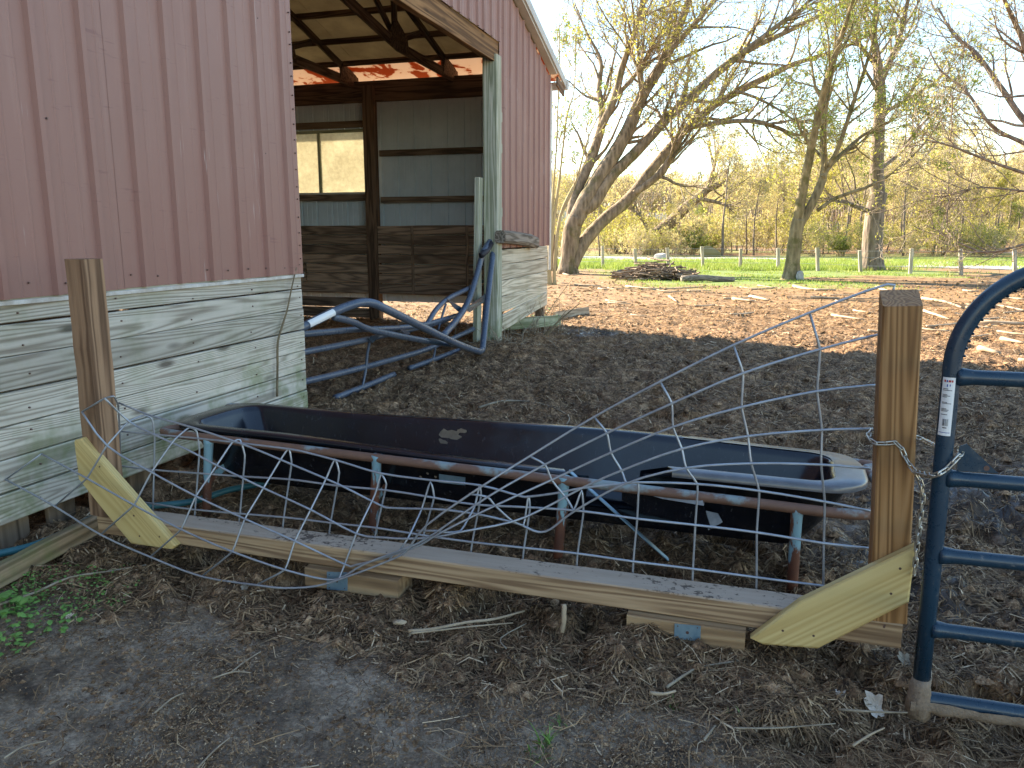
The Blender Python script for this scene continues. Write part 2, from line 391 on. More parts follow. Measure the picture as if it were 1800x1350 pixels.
M_bark = bark('willow_bark', (.30, .225, .15), (.10, .073, .048), .6)
M_barkm = bark('mossy_bark', (.30, .235, .13), (.10, .078, .042), .75)
M_barkg = bark('grey_bark', (.25, .195, .155), (.10, .075, .058), .3)
M_twig = simple('twig', (.34, .27, .19), .85, 0, (.25, .19, .13), 3)
M_twigy = simple('yellow_twig', (.40, .32, .17), .85, 0, (.30, .23, .12), 2)
M_barkb = simple('wood_bark', (.24, .185, .14), .9, 0, (.13, .10, .075), 1.2)
M_twigb = simple('wood_twig', (.46, .37, .26), .9, 0, (.36, .28, .19), .4)

def ground_mat():
    n = NT('barnyard_ground'); w = n.world()
    z = n.attr('zone'); rgb = n.t.nodes.new('ShaderNodeSeparateColor'); n.t.links.new(z.outputs['Color'], rgb.inputs[0])
    bare, grass, wet = rgb.outputs[0], rgb.outputs[1], rgb.outputs[2]
    f1 = n.noise(w, 9, 7, .72); f2 = n.noise(w, 60, 5, .7); f3 = n.noise(w, 2.2, 5, .6)
    dung = n.ramp(n.math('ADD', n.math('MULTIPLY', f1, .6), n.math('MULTIPLY', f2, .4)), [(.39, (0.031, 0.016, 0.008)), (.5, (0.235, 0.132, 0.064)), (.61, (0.58, 0.365, 0.200))])
    far = n.ramp(n.math('ADD', n.math('MULTIPLY', n.noise(w, 3.2, 7, .75), .6), n.math('MULTIPLY', f2, .4)), [(.37, (.06, .034, .016)), (.5, (.215, .120, .048)), (.63, (.41, .245, .105))])
    y = n.sep(w)[1]; dung = n.mix(n.rng(y, 9.5, 14), dung, far)  # same dung where the yard is sunlit, golden sun warmth put into the colour
    vor = n.node('ShaderNodeTexVoronoi', Scale=170.); n.t.links.new(w, vor.inputs['Vector'])
    grit = n.rng(vor.outputs['Distance'], .05, .30, 1, 0)
    dirt = n.ramp(n.math('ADD', n.math('MULTIPLY', f1, .5), n.math('MULTIPLY', f3, .5)), [(.36, (0.065, 0.043, 0.028)), (.475, (0.315, 0.228, 0.150)), (.60, (0.55, 0.425, 0.30))])
    sp = n.node('ShaderNodeTexWhiteNoise'); n.t.links.new(vor.outputs['Position'], sp.inputs['Vector'])
    dirt = n.mix(n.rng(n.noise(w, 42, 6, .8), .44, .60, .55, 0), dirt, (.05, .034, .024)); dirt = n.mix(n.math('MULTIPLY', grit, n.rng(sp.outputs['Value'], .82, .97, 0, .75)), dirt, (.34, .30, .26))
    col = n.mix(bare, dung, dirt)
    mud = n.ramp(f1, [(.3, (.020, .014, .011)), (.6, (.075, .055, .042))]); col = n.mix(n.math('MULTIPLY', wet, .9), col, mud)
    gr = n.mix(n.noise(w, 14, 4, .7), (.085, .15, .022), (.17, .25, .045)); gr = n.mix(n.rng(f3, .5, .75), gr, (.20, .19, .06))
    col = n.mix(n.math('MULTIPLY', grass, n.rng(n.noise(w, 5, 6, .75), .3, .5)), col, gr)
    puddle = n.math('MULTIPLY', wet, n.rng(n.noise(w, 7, 4, .6), .44, .58))
    rough = n.math('SUBTRACT', .92, n.math('MULTIPLY', puddle, .74))
    h = n.math('ADD', n.math('MULTIPLY', f1, .6), n.math('ADD', n.math('MULTIPLY', f2, .35), n.math('MULTIPLY', n.math('MULTIPLY', grit, bare), .12)))
    bn = n.node('ShaderNodeBump', Distance=.03); n.set(bn.inputs['Strength'], n.math('SUBTRACT', .95, n.math('MULTIPLY', puddle, .85))); n.t.links.new(h, bn.inputs['Height']); n.t.links.new(bn.outputs[0], n.b.inputs['Normal'])
    return n.fin(col, rough, 0, .4)
M_ground = ground_mat()
M_road = simple('pale_road', (.36, .34, .32), .9, 0, (.44, .42, .39), 1.5)
M_hill = simple('hill_cover', (.16, .14, .06), .95, 0, (.24, .19, .09), .08)
def roof_mat():
    n = NT('roof_underside'); f = n.noise(n.world(), 2.5, 5, .65); col = n.mix(n.rng(f, .35, .65), (.62, .53, .36), (.46, .38, .25))
    tr = n.node('ShaderNodeBsdfTranslucent', Color=col); n.fin(col, .8)
    mx = n.node('ShaderNodeMixShader', Fac=.17); n.t.links.new(n.b.outputs[0], mx.inputs[1]); n.t.links.new(tr.outputs[0], mx.inputs[2]); n.t.links.new(mx.outputs[0], n.out.inputs[0]); return n.m
M_roofin = roof_mat()
M_edging = wood('edging_timber', (.40, .29, .18), (.28, .20, .12), (.11, .08, .045), 7, .3, 8, green=.6, var=.1)
def straw_mat():
    n = NT('straw'); r = n.attr('tint').outputs['Fac']
    col = n.ramp(r, [(0, (0.041, 0.023, 0.013)), (.45, (0.192, 0.113, 0.056)), (.8, (0.408, 0.258, 0.130)), (1, (0.672, 0.504, 0.324))]); return n.fin(col, .75, 0, .3)
M_straw = straw_mat()
# ------------------------------------------------------------------ layout of the place (metres, eye at 1.5 m over the origin)
GA = R(17.0); g = V3(math.sin(GA), math.cos(GA), 0); nn = V3(-math.cos(GA), math.sin(GA), 0)   # along the gable / into the barn
CB = V3(-1.67, 6.22, 0)                                                                          # foot of the near jamb
def B(t, m, z): return CB + g*t + nn*m + V3(0, 0, z)
FA = R(-18.0); fu = V3(math.cos(FA), math.sin(FA), 0); fn = V3(math.sin(FA), -math.cos(FA), 0)  # along the feeder fence / towards the viewer
FR = V3(1.34, 2.55, 0)                                                                           # front right foot of the sill
def F(s, o, z): return FR + fu*s + fn*o + V3(0, 0, z)
def front(x, y): return (x-FR[0])*fn[0] + (y-FR[1])*fn[1]
def along(x, y): return (x-FR[0])*fu[0] + (y-FR[1])*fu[1]

# ------------------------------------------------------------------ ground
def zones(x, y):
    x = np.asarray(x, float); y = np.asarray(y, float); d = front(x, y); s = along(x, y)
    n1 = fbm(x, y, 2.2, 4, 3)-.5
    bare = sstep(.22, .62, d+n1*.7 - .42*sstep(-.9, .5, s)*(1-sstep(.8, 1.4, d)))
    g1 = sstep(33.5, 36, y + n1*3 - .12*(x-8)); g2 = sstep(.50, .60, fbm(x, y, .22, 4, 11))*sstep(21, 25, y+n1*4)*sstep(2.5, 5, x)
    grass = np.clip(g1+g2, 0, 1)
    wet = sstep(1.35, 1.9, x+n1*.8)*sstep(6.2, 4.2, y)*sstep(.15, -.3, d)*sstep(.33, .50, fbm(x, y, 1.3, 3, 5)+.08)
    wet = np.maximum(wet, sstep(1, .35, np.hypot((x-1.1)/.75, (y-12.1)/.7)+n1*1.2))
    wet = np.maximum(wet, sstep(1, .5, np.hypot((x-1.75)/.35, (y-3.4)/.7)+n1*.9))
    return bare, grass, wet
def H(x, y):
    x = np.asarray(x, float); y = np.asarray(y, float)
    bare, grass, wet = zones(x, y); m = (1-bare)*(1-grass)
    near = sstep(26, 10, y)
    h = m*near*(1-.45*sstep(9, 14, y))*(.07*(fbm(x, y, 2.6, 3, 21)-.5)+.10*(fbm(x, y, 8, 3, 31)-.5)-.07*sstep(.56, .70, fbm(x, y, 4.2, 3, 36))+.035*(fbm(x, y, 26, 2, 41)-.5))
    hoof = np.abs(fbm(x, y, 5.5, 3, 51)-.5)*2
    h = h + wet*(.07*(hoof-.25)+.03*(fbm(x, y, 15, 3, 55)-.5))*near
    h = h + bare*(.03*(fbm(x, y, 1.6, 3, 61)-.5)+.022*(fbm(x, y, 14, 3, 71)-.5)+.02*np.minimum(0, fbm(x, y, 6, 2, 77)-.36)*3)
    h = h + .09*sstep(.9, .2, np.hypot(x+.15, y-10.3)) + grass*.05*(fbm(x, y, .5, 2, 81)-.5)
    h = h - .02*sstep(.0, .2, front(x, y))
    return h - .012
def lines(segs):
    out = [segs[0][0]]
    for a, b, st0, st1 in segs:
        p = out[-1]
        while p < b:
            k = (p-a)/(b-a); p += st0+(st1-st0)*min(max(k, 0), 1); out.append(p)
    return np.array(out)
gx = lines([(-60, -5, 8, .5), (-5, -2.6, .10, .03), (-2.6, 3.4, .026, .026), (3.4, 9, .03, .09), (9, 60, .2, 2.5), (60, 260, 6, 30)])
gy = lines([(-60, .4, 8, .15), (.4, 1.0, .08, .025), (1.0, 5.2, .022, .03), (5.2, 15, .04, .10), (15, 60, .12, .7), (60, 420, 2, 25)])
X, Y = np.meshgrid(gx, gy); Z = H(X, Y)
far = sstep(66, 230, Y)*9.0 + 1.5*sstep(70, 200, Y)*(fbm(X, Y, .02, 3, 91)-.5)
Z = Z*sstep(60, 45, Y) + far
nx, ny = len(gx), len(gy); idx = np.arange(nx*ny).reshape(ny, nx)
faces = np.stack([idx[:-1, :-1], idx[:-1, 1:], idx[1:, 1:], idx[1:, :-1]], -1).reshape(-1, 4)
ground = mobj('ground', np.stack([X, Y, Z], -1).reshape(-1, 3), faces, M_ground, None, True, kind='structure')
ba, gr, we = zones(X, Y)
beyond = sstep(50, 54, Y)                                             # brown brush litter beyond the road
gr = gr*(1-beyond*(.35+.65*(fbm(X, Y, .12, 3, 95) > .5)))
colr = np.stack([ba, gr, we, np.ones_like(ba)], -1).reshape(-1, 4).astype(np.float32)
at = ground.data.color_attributes.new('zone', 'FLOAT_COLOR', 'POINT'); at.data.foreach_set('color', colr.ravel())
def gz(x, y): return float(H(np.array([x]), np.array([y]))[0])

road_poly = [on_z(px, py, 0)*V3(1, 1, 0)+V3(0, 0, .03) for px, py in [(600, 458.5), (1040, 459), (1300, 463), (1500, 467), (1720, 473), (2300, 487), (2300, 466), (1720, 459.5), (1500, 456), (1300, 453.5), (1040, 451.5), (600, 450.5)]]
v, f = prism(road_poly, (0, 0, -1), .08); mobj('road', v, f, M_road, None, False, kind='structure')

# straw and chaff strewn on the ground: uncountable, one object
def strew(name, n, seed, lenr, wr, ylim, weight, tint, m, curl=.35, lift=.012, xl=None):
    q = np.random.default_rng(seed); px = q.uniform(-60, 1860, n); 
    yy = np.exp(q.uniform(math.log(ylim[0]), math.log(ylim[1]), n)); dep = yy*math.cos(PITCH)+1.5*math.sin(PITCH)
    xx = (px-900)/FPX*dep
    if xl is not None: k = (xx > xl[0]) & (xx < xl[1]); xx, yy = xx[k], yy[k]
    k = q.uniform(0, 1, len(xx)) < weight(xx, yy); xx, yy = xx[k], yy[k]; n = len(xx)
    sc = 1+.05*yy
    L = q.uniform(*lenr, n)*q.uniform(.5, 1.3, n)*sc; W = q.uniform(*wr, n)*sc; a = q.uniform(0, math.pi*2, n); c = q.normal(0, curl, n)
    z0 = H(xx, yy)
    P = np.zeros((n, 3, 2, 3)); 
    for i, t in enumerate((-.5, 0., .5)):
        ang = a+c*t*2; x = xx+L*t*np.cos(ang); y = yy+L*t*np.sin(ang)
        z = np.maximum(H(x, y), z0-.01)+.004+q.uniform(0, lift, n)*sc*(1 if i != 1 else 1.25)
        wx, wy = -np.sin(ang)*W*.5, np.cos(ang)*W*.5; tl = q.uniform(-.6, .6, n)*W
        P[:, i, 0] = np.stack([x-wx, y-wy, z-tl*.5], -1); P[:, i, 1] = np.stack([x+wx, y+wy, z+tl*.5+W*.15], -1)
    V = P.reshape(-1, 3); b = (np.arange(n)*6)[:, None]
    fc = np.concatenate([b+np.array([[0, 1, 3, 2]]), b+np.array([[2, 3, 5, 4]])], 0)
    o = mobj(name, V, fc, m, None, False, kind='stuff'); tv = np.repeat(tint(xx, yy, q), 6).astype(np.float32)
    t_ = o.data.attributes.new('tint', 'FLOAT', 'POINT'); t_.data.foreach_set('value', tv); return o
def in_barn(x, y):
    t = (x-CB[0])*g[0]+(y-CB[1])*g[1]; m = (x-CB[0])*nn[0]+(y-CB[1])*nn[1]; return t, m
def w_dung(x, y):
    ba, gr, we = zones(x, y); t, m = in_barn(x, y)
    return (1-ba)*(1-gr)*(1-.75*we)*(.35+.65*sstep(.35, .6, fbm(x, y, 3, 3, 101)))*np.where((m > -.02) & (t < .05), 0, 1)
strew('straw_litter', 230000, 3, (.03, .11), (.0024, .0056), (2.2, 17), w_dung, lambda x, y, q: np.clip(q.beta(1.3, 1.7, len(x))+.06*sstep(9, 13, y), 0, 1), M_straw)
def w_front(x, y):
    d = front(x, y); s = along(x, y); ba, gr, we = zones(x, y)
    band = sstep(.95+.35*sstep(-.6, .6, s), .12, d + .5*(fbm(x, y, 2.4, 3, 7)-.5))*sstep(-.05, .1, d)
    return band*(.12+.88*sstep(-2.1, -.7, s))*(1-.5*we)+.07
strew('straw_scatter', 36000, 5, (.03, .12), (.0012, .0029), (.95, 4.6), w_front, lambda x, y, q: np.clip(q.beta(1.7, 1.8, len(x)), 0, 1), M_straw, lift=.02, curl=.22)
strew('fine_fibre', 110000, 15, (.010, .032), (.0012, .0026), (.9, 5), lambda x, y: .18+.82*sstep(.42, .6, fbm(x, y, 2.0, 4, 25)), lambda x, y, q: np.clip(q.beta(1.4, 1.9, len(x)), 0, 1), M_straw, curl=.25, lift=.004)
def w_grain(x, y): ba, gr, we = zones(x, y); return ba*(.12+.88*sstep(.42, .66, fbm(x, y, 2.8, 4, 15)))+.12*(1-ba)*(y < 5)
strew('grain_chaff', 170000, 6, (.004, .010), (.0018, .0040), (.9, 5), w_grain, lambda x, y, q: np.clip(q.beta(2.4, 1.7, len(x)), 0, 1), M_straw, curl=.1, lift=.003)
def w_chip(x, y): ba, gr, we = zones(x, y); return sstep(10, 12, y)*(1-gr)*sstep(-.3, .4, x)*(.3+.7*sstep(.45, .6, fbm(x, y, .8, 3, 17)))
strew('wood_chips', 7000, 8, (.04, .16), (.008, .02), (9.5, 32), w_chip, lambda x, y, q: np.clip(q.beta(1.8, 2.0, len(x)), 0, 1), M_straw, curl=.1, lift=.01)
# crumbly clods of trodden dung
def clods(name, n, seed, ylim, size, weight, m):
    q = np.random.default_rng(seed); px = q.uniform(-40, 1840, n); yy = np.exp(q.uniform(math.log(ylim[0]), math.log(ylim[1]), n)); xx = (px-900)/FPX*(yy*.983+.28)
    k = q.uniform(0, 1, n) < weight(xx, yy); xx, yy = xx[k], yy[k]; n = len(xx)
    base = np.array([(1, 0, 0), (.3, .95, 0), (-.8, .6, 0), (-.8, -.6, 0), (.3, -.95, 0), (.1, .1, .8), (-.1, 0, -.5)])
    fb = np.array([(0, 1, 5), (1, 2, 5), (2, 3, 5), (3, 4, 5), (4, 0, 5)])
    s = q.uniform(*size, n)*(1+.04*yy); a = q.uniform(0, 6.28, n); V = base[None]*q.uniform(.55, 1.25, (n, 7, 3))*s[:, None, None]
    x = V[..., 0]*np.cos(a)[:, None]-V[..., 1]*np.sin(a)[:, None]; y = V[..., 0]*np.sin(a)[:, None]+V[..., 1]*np.cos(a)[:, None]
    V = np.stack([x+xx[:, None], y+yy[:, None], V[..., 2]+H(xx, yy)[:, None]], -1).reshape(-1, 3)
    return mobj(name, V, ((np.arange(n)*7)[:, None, None]+fb[None]).reshape(-1, 3), m, None, False, kind='stuff')
clods('dung_clods', 30000, 9, (2.4, 26), (.008, .036), lambda x, y: w_dung(x, y)*.9, M_ground)
clods('dirt_crumbs', 16000, 10, (.95, 4), (.003, .013), lambda x, y: .12+.88*sstep(.48, .62, fbm(x, y, 3, 3, 19)), M_ground)

# ------------------------------------------------------------------ barn
barn = thing('barn', 'rose coloured steel barn with grey plank skirting and a wide open gable doorway', 'barn', B(0, 0, 0))
EAVE_T, EAVE_Z, SL, RIDGE = 7.6, 4.0, .30, -1.2
def zr(t): return EAVE_Z + SL*(EAVE_T-t) if t > RIDGE else EAVE_Z + SL*(EAVE_T-RIDGE) - SL*(RIDGE-t)
def sheet_profile(w, rib=.3047, h=.026, ph=0.):
    pts = [(0., 0.)]; k = ph + rib/2 if ph == 0 else ph
    x = rib/2
    while x < w-.02:
        pts += [(x-.024, 0), (x-.015, h), (x+.015, h), (x+.024, 0)]
        for q in (.34, .66):
            c = x+rib*q
            if c < w-.03: pts += [(c-.010, 0), (c-.004, .0045), (c+.004, .0045), (c+.010, 0)]
        x += rib
    pts.append((w, 0.)); return pts
def sheet(name, t0, w, z0, ztop, m, parent=None, plane='gable', off=0., tilt=0.):
    pr = sheet_profile(w); v = []; nz = 3
    for i in range(nz+1):
        for (x, h) in pr:
            t = t0+x; zt = ztop(t); z = z0+(zt-z0)*i/nz; bulge = .004*math.sin(3.1*t+2*z)
            v.append(B(t, -(off+h+bulge), z) if plane == 'gable' else B(EAVE_T-off+h, t, z))
    k = len(pr); f = [(i*k+j, i*k+j+1, (i+1)*k+j+1, (i+1)*k+j) for i in range(nz) for j in range(k-1)]
    return mobj(name, v, f, m, parent)
W = .914
for i in range(6): sheet('steel_sheet', -W*(i+1), W+.012, 1.195+.004*(i % 2), lambda t: zr(t)-.02, M_steel, barn, off=.050+.002*(i % 2))
sheet('steel_sheet', -10.6, 5.12, 0, lambda t: zr(t)-.02, M_steel, barn, off=.046)
for i in range(3): sheet('steel_sheet', 4.99+W*i, W+.006 if i < 2 else .79, 1.30, lambda t: zr(t)-.02, M_steel, barn, off=.050+.002*(i % 2))
for i in range(6): sheet('steel_sheet', .006+W*i*.91, W*.91+.006, 3.93, lambda t: zr(t)-.02, M_steel, barn, off=.054+.002*(i % 2))
# screw heads on the ribs' flats (a few pixels each)
sb = MB(); rs = random.Random(4)
for z in (1.26, 2.06, 2.95, 3.8):
    for k in range(50 if z < 2 else 25):
        t = -5.3+k*.3047*(1 if z > 2 else .72)+rs.uniform(-.012, .012)
        if t > -.03 or (z > 2 and rs.random() < .35): continue
        zz = z+rs.uniform(-.015, .015)-.01*t*0; c = B(t, -.056, zz)
        v = []; 
        for rr, o in ((.0065, 0), (.0045, .006)):
            v += [c+g*rr*math.cos(a)+V3(0, 0, rr*math.sin(a))-nn*o for a in np.arange(6)*math.pi/3]
        sb.add(v, [(j, (j+1) % 6, 6+(j+1) % 6, 6+j) for j in range(6)]+[tuple(range(6, 12))])
for k in range(24): 
    z = 1.3+k*.11; c = B(-.02, -.055, z+rs.uniform(-.02, .02)); v, f = box(c, .009, .012, .009, g, nn, (0, 0, 1)); sb.add(v, f)
sb.build('screw_heads', M_screw, barn, kind='stuff')
# near skirting: seven grey planks, each its own piece
zz = .13; hs = [.150, .160, .158, .162, .165, .155, .125]
rs = random.Random(11)
for i, h in enumerate(hs):
    z = zz+h/2; L0 = -5.4
    board('plank', B(L0, -.022-.004*rs.random(), z), B(-.004+rs.uniform(-.006, .004), -.022-.006*rs.random(), z+rs.uniform(-.004, .004)), (0, 0, 1), h-.007, .040, M_plank, barn, seg=10, wob=.0014, ch=.004); zz += h
nl = MB()
for k in range(9):
    for z in (.21, .36, .52, .68, .84, 1.0, 1.12):
        c = B(-.06-k*.61+rs.uniform(-.02, .02), -.050, z+rs.uniform(-.035, .035)); v, f = tube([c+nn*.006, c-nn*.002], .0048, 6); nl.add(v, f)
nl.build('nail_heads', M_screw, barn, kind='stuff')
for t, m_ in ((-2.33, .03), (-2.02, .06), (-1.75, .04), (-2.6, .05), (-.6, .05)):    # upright stubs below the skirting
    board('stub_board', B(t, m_, -.05), B(t+.01, m_+.01, .22), g, .17, .03, M_stub, barn, seg=1)
board('flashing', B(-5.4, -.058, 1.178), B(.005, -.058, 1.178), (0, 0, 1), .022, .010, M_white, barn, seg=16, wob=.0025, ch=.002)
board('sill_board', B(-5.4, .06, 1.14), B(0, .06, 1.14), (0, 0, 1), .10, .05, M_dark, barn)
board('jamb_board', B(-.045, .07, 0), B(-.045, .07, 3.75), g, .09, .13, M_dark, barn)
# far jamb, right hand panel and its broken skirting
board('jamb_post', B(4.92, .03, -.1), B(4.92, .03, 3.76), g, .20, .20, M_jamb, barn, seg=8, wob=.004, ch=.012)
board('jamb_board', B(4.72, .20, -.05), B(4.735, .16, 2.22), g, .17, .06, M_jamb, barn, seg=4, wob=.004)
for z in (2.55, 1.72, 2.95): board('hinge_block', B(5.035, -.03, z), B(5.035, -.03, z+.12), g, .06, .07, M_jamb, barn)
zz = .42
for i, h in enumerate([.215, .22, .22, .20]):
    board('plank', B(5.03, -.03, zz+h/2), B(7.58, -.03, zz+h/2+.02), (0, 0, 1), h-.006, .04, M_plank2, barn, seg=6, wob=.004, ch=.008, cut0=.01, cut1=-.01); zz += h
board('plank', B(5.04, -.05, .27), B(7.5, -.045, .43), (0, 0, 1), .22, .036, M_plank2, barn, seg=5, wob=.006, ch=.008, cut0=.05)
board('corner_post', B(7.52, .06, -.1), B(7.52, .06, 3.9), g, .12, .14, M_stub, barn)
board('corner_post', B(5.3, .1, -.1), B(5.3, .1, 3.9), g, .14, .14, M_dark, barn)
board('header', B(-.1, -.01, 3.80), B(5.02, -.01, 3.80), (0, 0, 1), .26, .05, M_header, barn, seg=8, wob=.004)
board('header', B(-.1, .10, 3.86), B(5.02, .10, 3.86), (0, 0, 1), .26, .10, M_header, barn, seg=4, wob=.003)
board('corner_trim', B(7.66, -.065, .9), B(7.66, -.065, 3.86), g, .11, .02, M_white, barn)
# roof: two slopes with purlins and trusses under the far one
OH, DEP = .62, 13.
def roof_panel(name, t0, t1, m0, m1, lift, th, m):
    P = [B(t0, m0, zr(t0)+lift), B(t1, m0, zr(t1)+lift), B(t1, m1, zr(t1)+lift), B(t0, m1, zr(t0)+lift)]
    v, f = prism(P, (0, 0, 1), th); return mobj(name, v, f, m, barn)
def zr_ext(t): return zr(t)
for k in range(8):
    a = -.16+k*1.66; roof_panel('roof_sheet', RIDGE, 7.095, a, a+1.655, .16, .03, M_roofin)
roof_panel('eave_panel', 7.097, 8.15, -.16, DEP, .158, .012, M_eave)
roof_panel('roof_sheet', -10.4, RIDGE-.004, -.16, DEP, .16, .03, M_rooftop)
for k, t in enumerate([7.10, 6.45, 5.75, 5.05, 4.35, 3.6, 2.9, 2.2, 1.4, .6, -.3]):
    board('purlin', B(t, .06, zr(t)+.115), B(t, DEP-.1, zr(t)+.115), g, .045, .085, M_purlin, barn)
board('rake_trim', B(RIDGE, -.19, zr(RIDGE)+.10), B(8.17, -.19, zr(8.17)+.10), (0, 0, 1), .125, .03, M_trim, barn, ch=.004)
board('rake_trim', B(RIDGE, -.115, zr(RIDGE)+.03), B(7.62, -.115, zr(7.62)+.03), (0, 0, 1), .05, .12, M_trim, barn, ch=.004)
gm = MB(); gp = [(0, 0), (.10, 0), (.13, .05), (.14, .11), (.11, .12), (0, .12)]
P = [B(8.13+x, -.22, zr(8.15)+.02+z) for x, z in gp]; gm.add(*prism(P, nn, DEP)); gm.build('gutter', M_white, barn)
board('soffit_board', B(7.62, -.17, 3.90), B(8.1, -.17, 3.80), (0, 0, 1), .14, .03, M_dark, barn)
def truss(m_):
    tr = board('truss', B(7.55, m_, 4.10), B(RIDGE, m_, zr(RIDGE)+.02), (0, 0, 1), .11, .045, M_dark, barn, seg=1)
    def mem(nm, a, b, w=.10, dm=0.): board(nm, B(a[0], m_+dm, a[1]), B(b[0], m_+dm, b[1]), (0, 0, 1), w, .042, M_dark, tr, seg=1)
    node = (5.35, 4.06); n2 = (2.6, 4.52)
    mem('chord', (7.5, 4.02), node, .14); mem('chord', node, n2, .14, .002); mem('chord', n2, (0., 4.9), .14)
    board('web', B(5.33, m_+.03, 4.05), B(5.3, m_+.03, zr(5.3)+.02), g, .13, .04, M_dark, tr, seg=1)
    mem('web', (5.3, 4.12), (6.2, zr(6.2)+.0), .09, .045); mem('web', (5.3, 4.2), (3.9, zr(3.9)), .09, .045); mem('web', n2, (2.6, zr(2.6)), .1, .045)
    v, f = prism([B(5.05, m_-.035, 4.0), B(5.65, m_-.035, 4.0), B(5.6, m_-.035, 4.22), B(5.2, m_-.035, 4.42), B(5.05, m_-.035, 4.2)], nn, .012); mobj('gusset', v, f, M_dark, tr)
    v, f = prism([B(6.95, m_-.035, 3.98), B(7.6, m_-.035, 3.98), B(7.6, m_-.035, 4.12), B(7.05, m_-.035, 4.26)], nn, .012); mobj('gusset', v, f, M_dark, tr)
    board('heel_block', B(7.35, m_+.06, 4.03), B(7.35, m_+.06, 4.24), g, .3, .09, M_dark, tr, seg=1)
for m_ in (1.55, 3.38, 5.3, 7.2): truss(m_)
# eave wall, seen from inside: sheets, girts, posts, window, lining planks
for a, b, z0, z1 in [(.02, .93, .3, 3.75), (.94, 1.86, .3, 3.75), (1.86, 2.78, .3, 3.75), (2.78, 3.18, .3, 3.75), (3.18, 4.1, .3, 2.20), (4.1, 5.3, .3, 2.20), (3.18, 4.1, 3.26, 3.75), (4.1, 5.3, 3.26, 3.75), (5.3, 6.8, .3, 3.75), (6.8, 9.0, .3, 3.75), (9.0, 13., .0, 3.9)]:
    sheet('wall_sheet', a, b-a, z0, lambda t, z1=z1: z1, M_primer, barn, 'eave')
board('eave_beam', B(7.46, -.02, 3.87), B(7.46, 13, 3.87), (0, 0, 1), .34, .06, M_dark, barn, seg=3, wob=.004)
for m_ in (3.06, 7.2, 5.3+.1): board('wall_post', B(7.42, m_, -.05), B(7.42, m_, 3.95), g, .16, .20, M_dark, barn, seg=3, wob=.003)
for z in (2.07, 2.86): board('girt', B(7.53, .05, z), B(7.53, 2.95, z), (0, 0, 1), .10, .045, M_stub, barn, seg=4, wob=.004)
for z in (2.12, 3.36): board('girt', B(7.52, 3.17, z), B(7.52, 9, z), (0, 0, 1), .11, .045, M_stub, barn, seg=4, wob=.004)
win = board('window', B(7.56, 3.17, 2.19), B(7.56, 5.32, 2.19), (0, 0, 1), .045, .05, M_trim, barn)
board('frame', B(7.56, 3.17, 3.255), B(7.56, 5.32, 3.255), (0, 0, 1), .05, .05, M_greyb, win)
for m_ in (3.19, 4.14, 5.29): board('mullion', B(7.555, m_, 2.213), B(7.555, m_, 3.23), nn, .05, .045, M_greyb, win)
for a, b in ((3.216, 4.114), (4.166, 5.264)):
    v, f = box(B(7.565, (a+b)/2, 2.722), .008, b-a, 1.02, g, nn, (0, 0, 1)); mobj('pane', v, f, M_pane, win)
rs = random.Random(21); zz = .44
for i, h in enumerate([.19, .175, .165, .165, .165, .17, .165]):
    cut = rs.choice([3.0, 4.4, 3.1]); z = zz+h/2
    board('lining_plank', B(7.40+rs.uniform(-.008, .008), .35, z), B(7.40, cut, z+rs.uniform(-.008, .008)), (0, 0, 1), h-.012-rs.random()*.006, .045, M_lining, barn, seg=6, wob=.005, ch=.008)
    board('lining_plank', B(7.40+rs.uniform(-.008, .008), cut+.015, z), B(7.40, 9, z+rs.uniform(-.008, .008)), (0, 0, 1), h-.012, .045, M_lining, barn, seg=6, wob=.005, ch=.008); zz += h
for z in (.10, .28): board('lining_plank', B(7.41, 3.18, z), B(7.41, 9, z), (0, 0, 1), .17, .045, M_lining, barn, seg=6, wob=.005)
for m_ in (1.3, 2.3, 4.6): board('batten', B(7.36, m_, .45), B(7.36, m_, 1.62), nn, .05, .02, M_lining, barn, seg=3, wob=.003)
v, f = prism([B(-10.4, 13, -.05), B(7.6, 13, -.05), B(7.6, 13, zr(7.6)), B(RIDGE, 13, zr(RIDGE)), B(-10.4, 13, zr(-10.4))], nn, .03); mobj('back_wall', v, f, M_primer, barn)
v, f = prism([B(-10.4, 0, -.05), B(-10.4, 13, -.05), B(-10.4, 13, zr(-10.4)+.1), B(-10.4, 0, zr(-10.4)+.1)], -g, .03); mobj('side_wall', v, f, M_steel, barn)
# grey log chunk resting on the skirting ledge, boards lying by the corner
P0 = on_plane(880, 414, B(0, -.12, 0), nn); P1 = on_plane(940, 425, B(0, -.12, 0), nn)
tag(board('broken_timber', P0, P1, (0, 0, 1), .17, .15, M_drift, None, seg=5, wob=.018, ch=.03), 'short rotted grey timber resting on the plank ledge beside the far door post', 'timber')
a = on_z(872, 580, .06); b = on_z(985, 570, .05)
tag(board('ground_plank', V3(a[0], a[1], .13), V3(b[0], b[1], .12), (0, 0, 1), .17, .04, M_greyb, None, seg=4, wob=.004), 'mossy grey plank on edge on the ground below the far corner panel', 'plank')
a = on_z(975, 555, .05); b = on_z(1034, 546, .05)
tag(board('short_board', V3(a[0], a[1], .05), V3(b[0], b[1], .05), (0, .3, 1), .14, .05, M_branch, None, seg=3, wob=.005), 'short pale board lying in the sun just right of the barn corner', 'board')
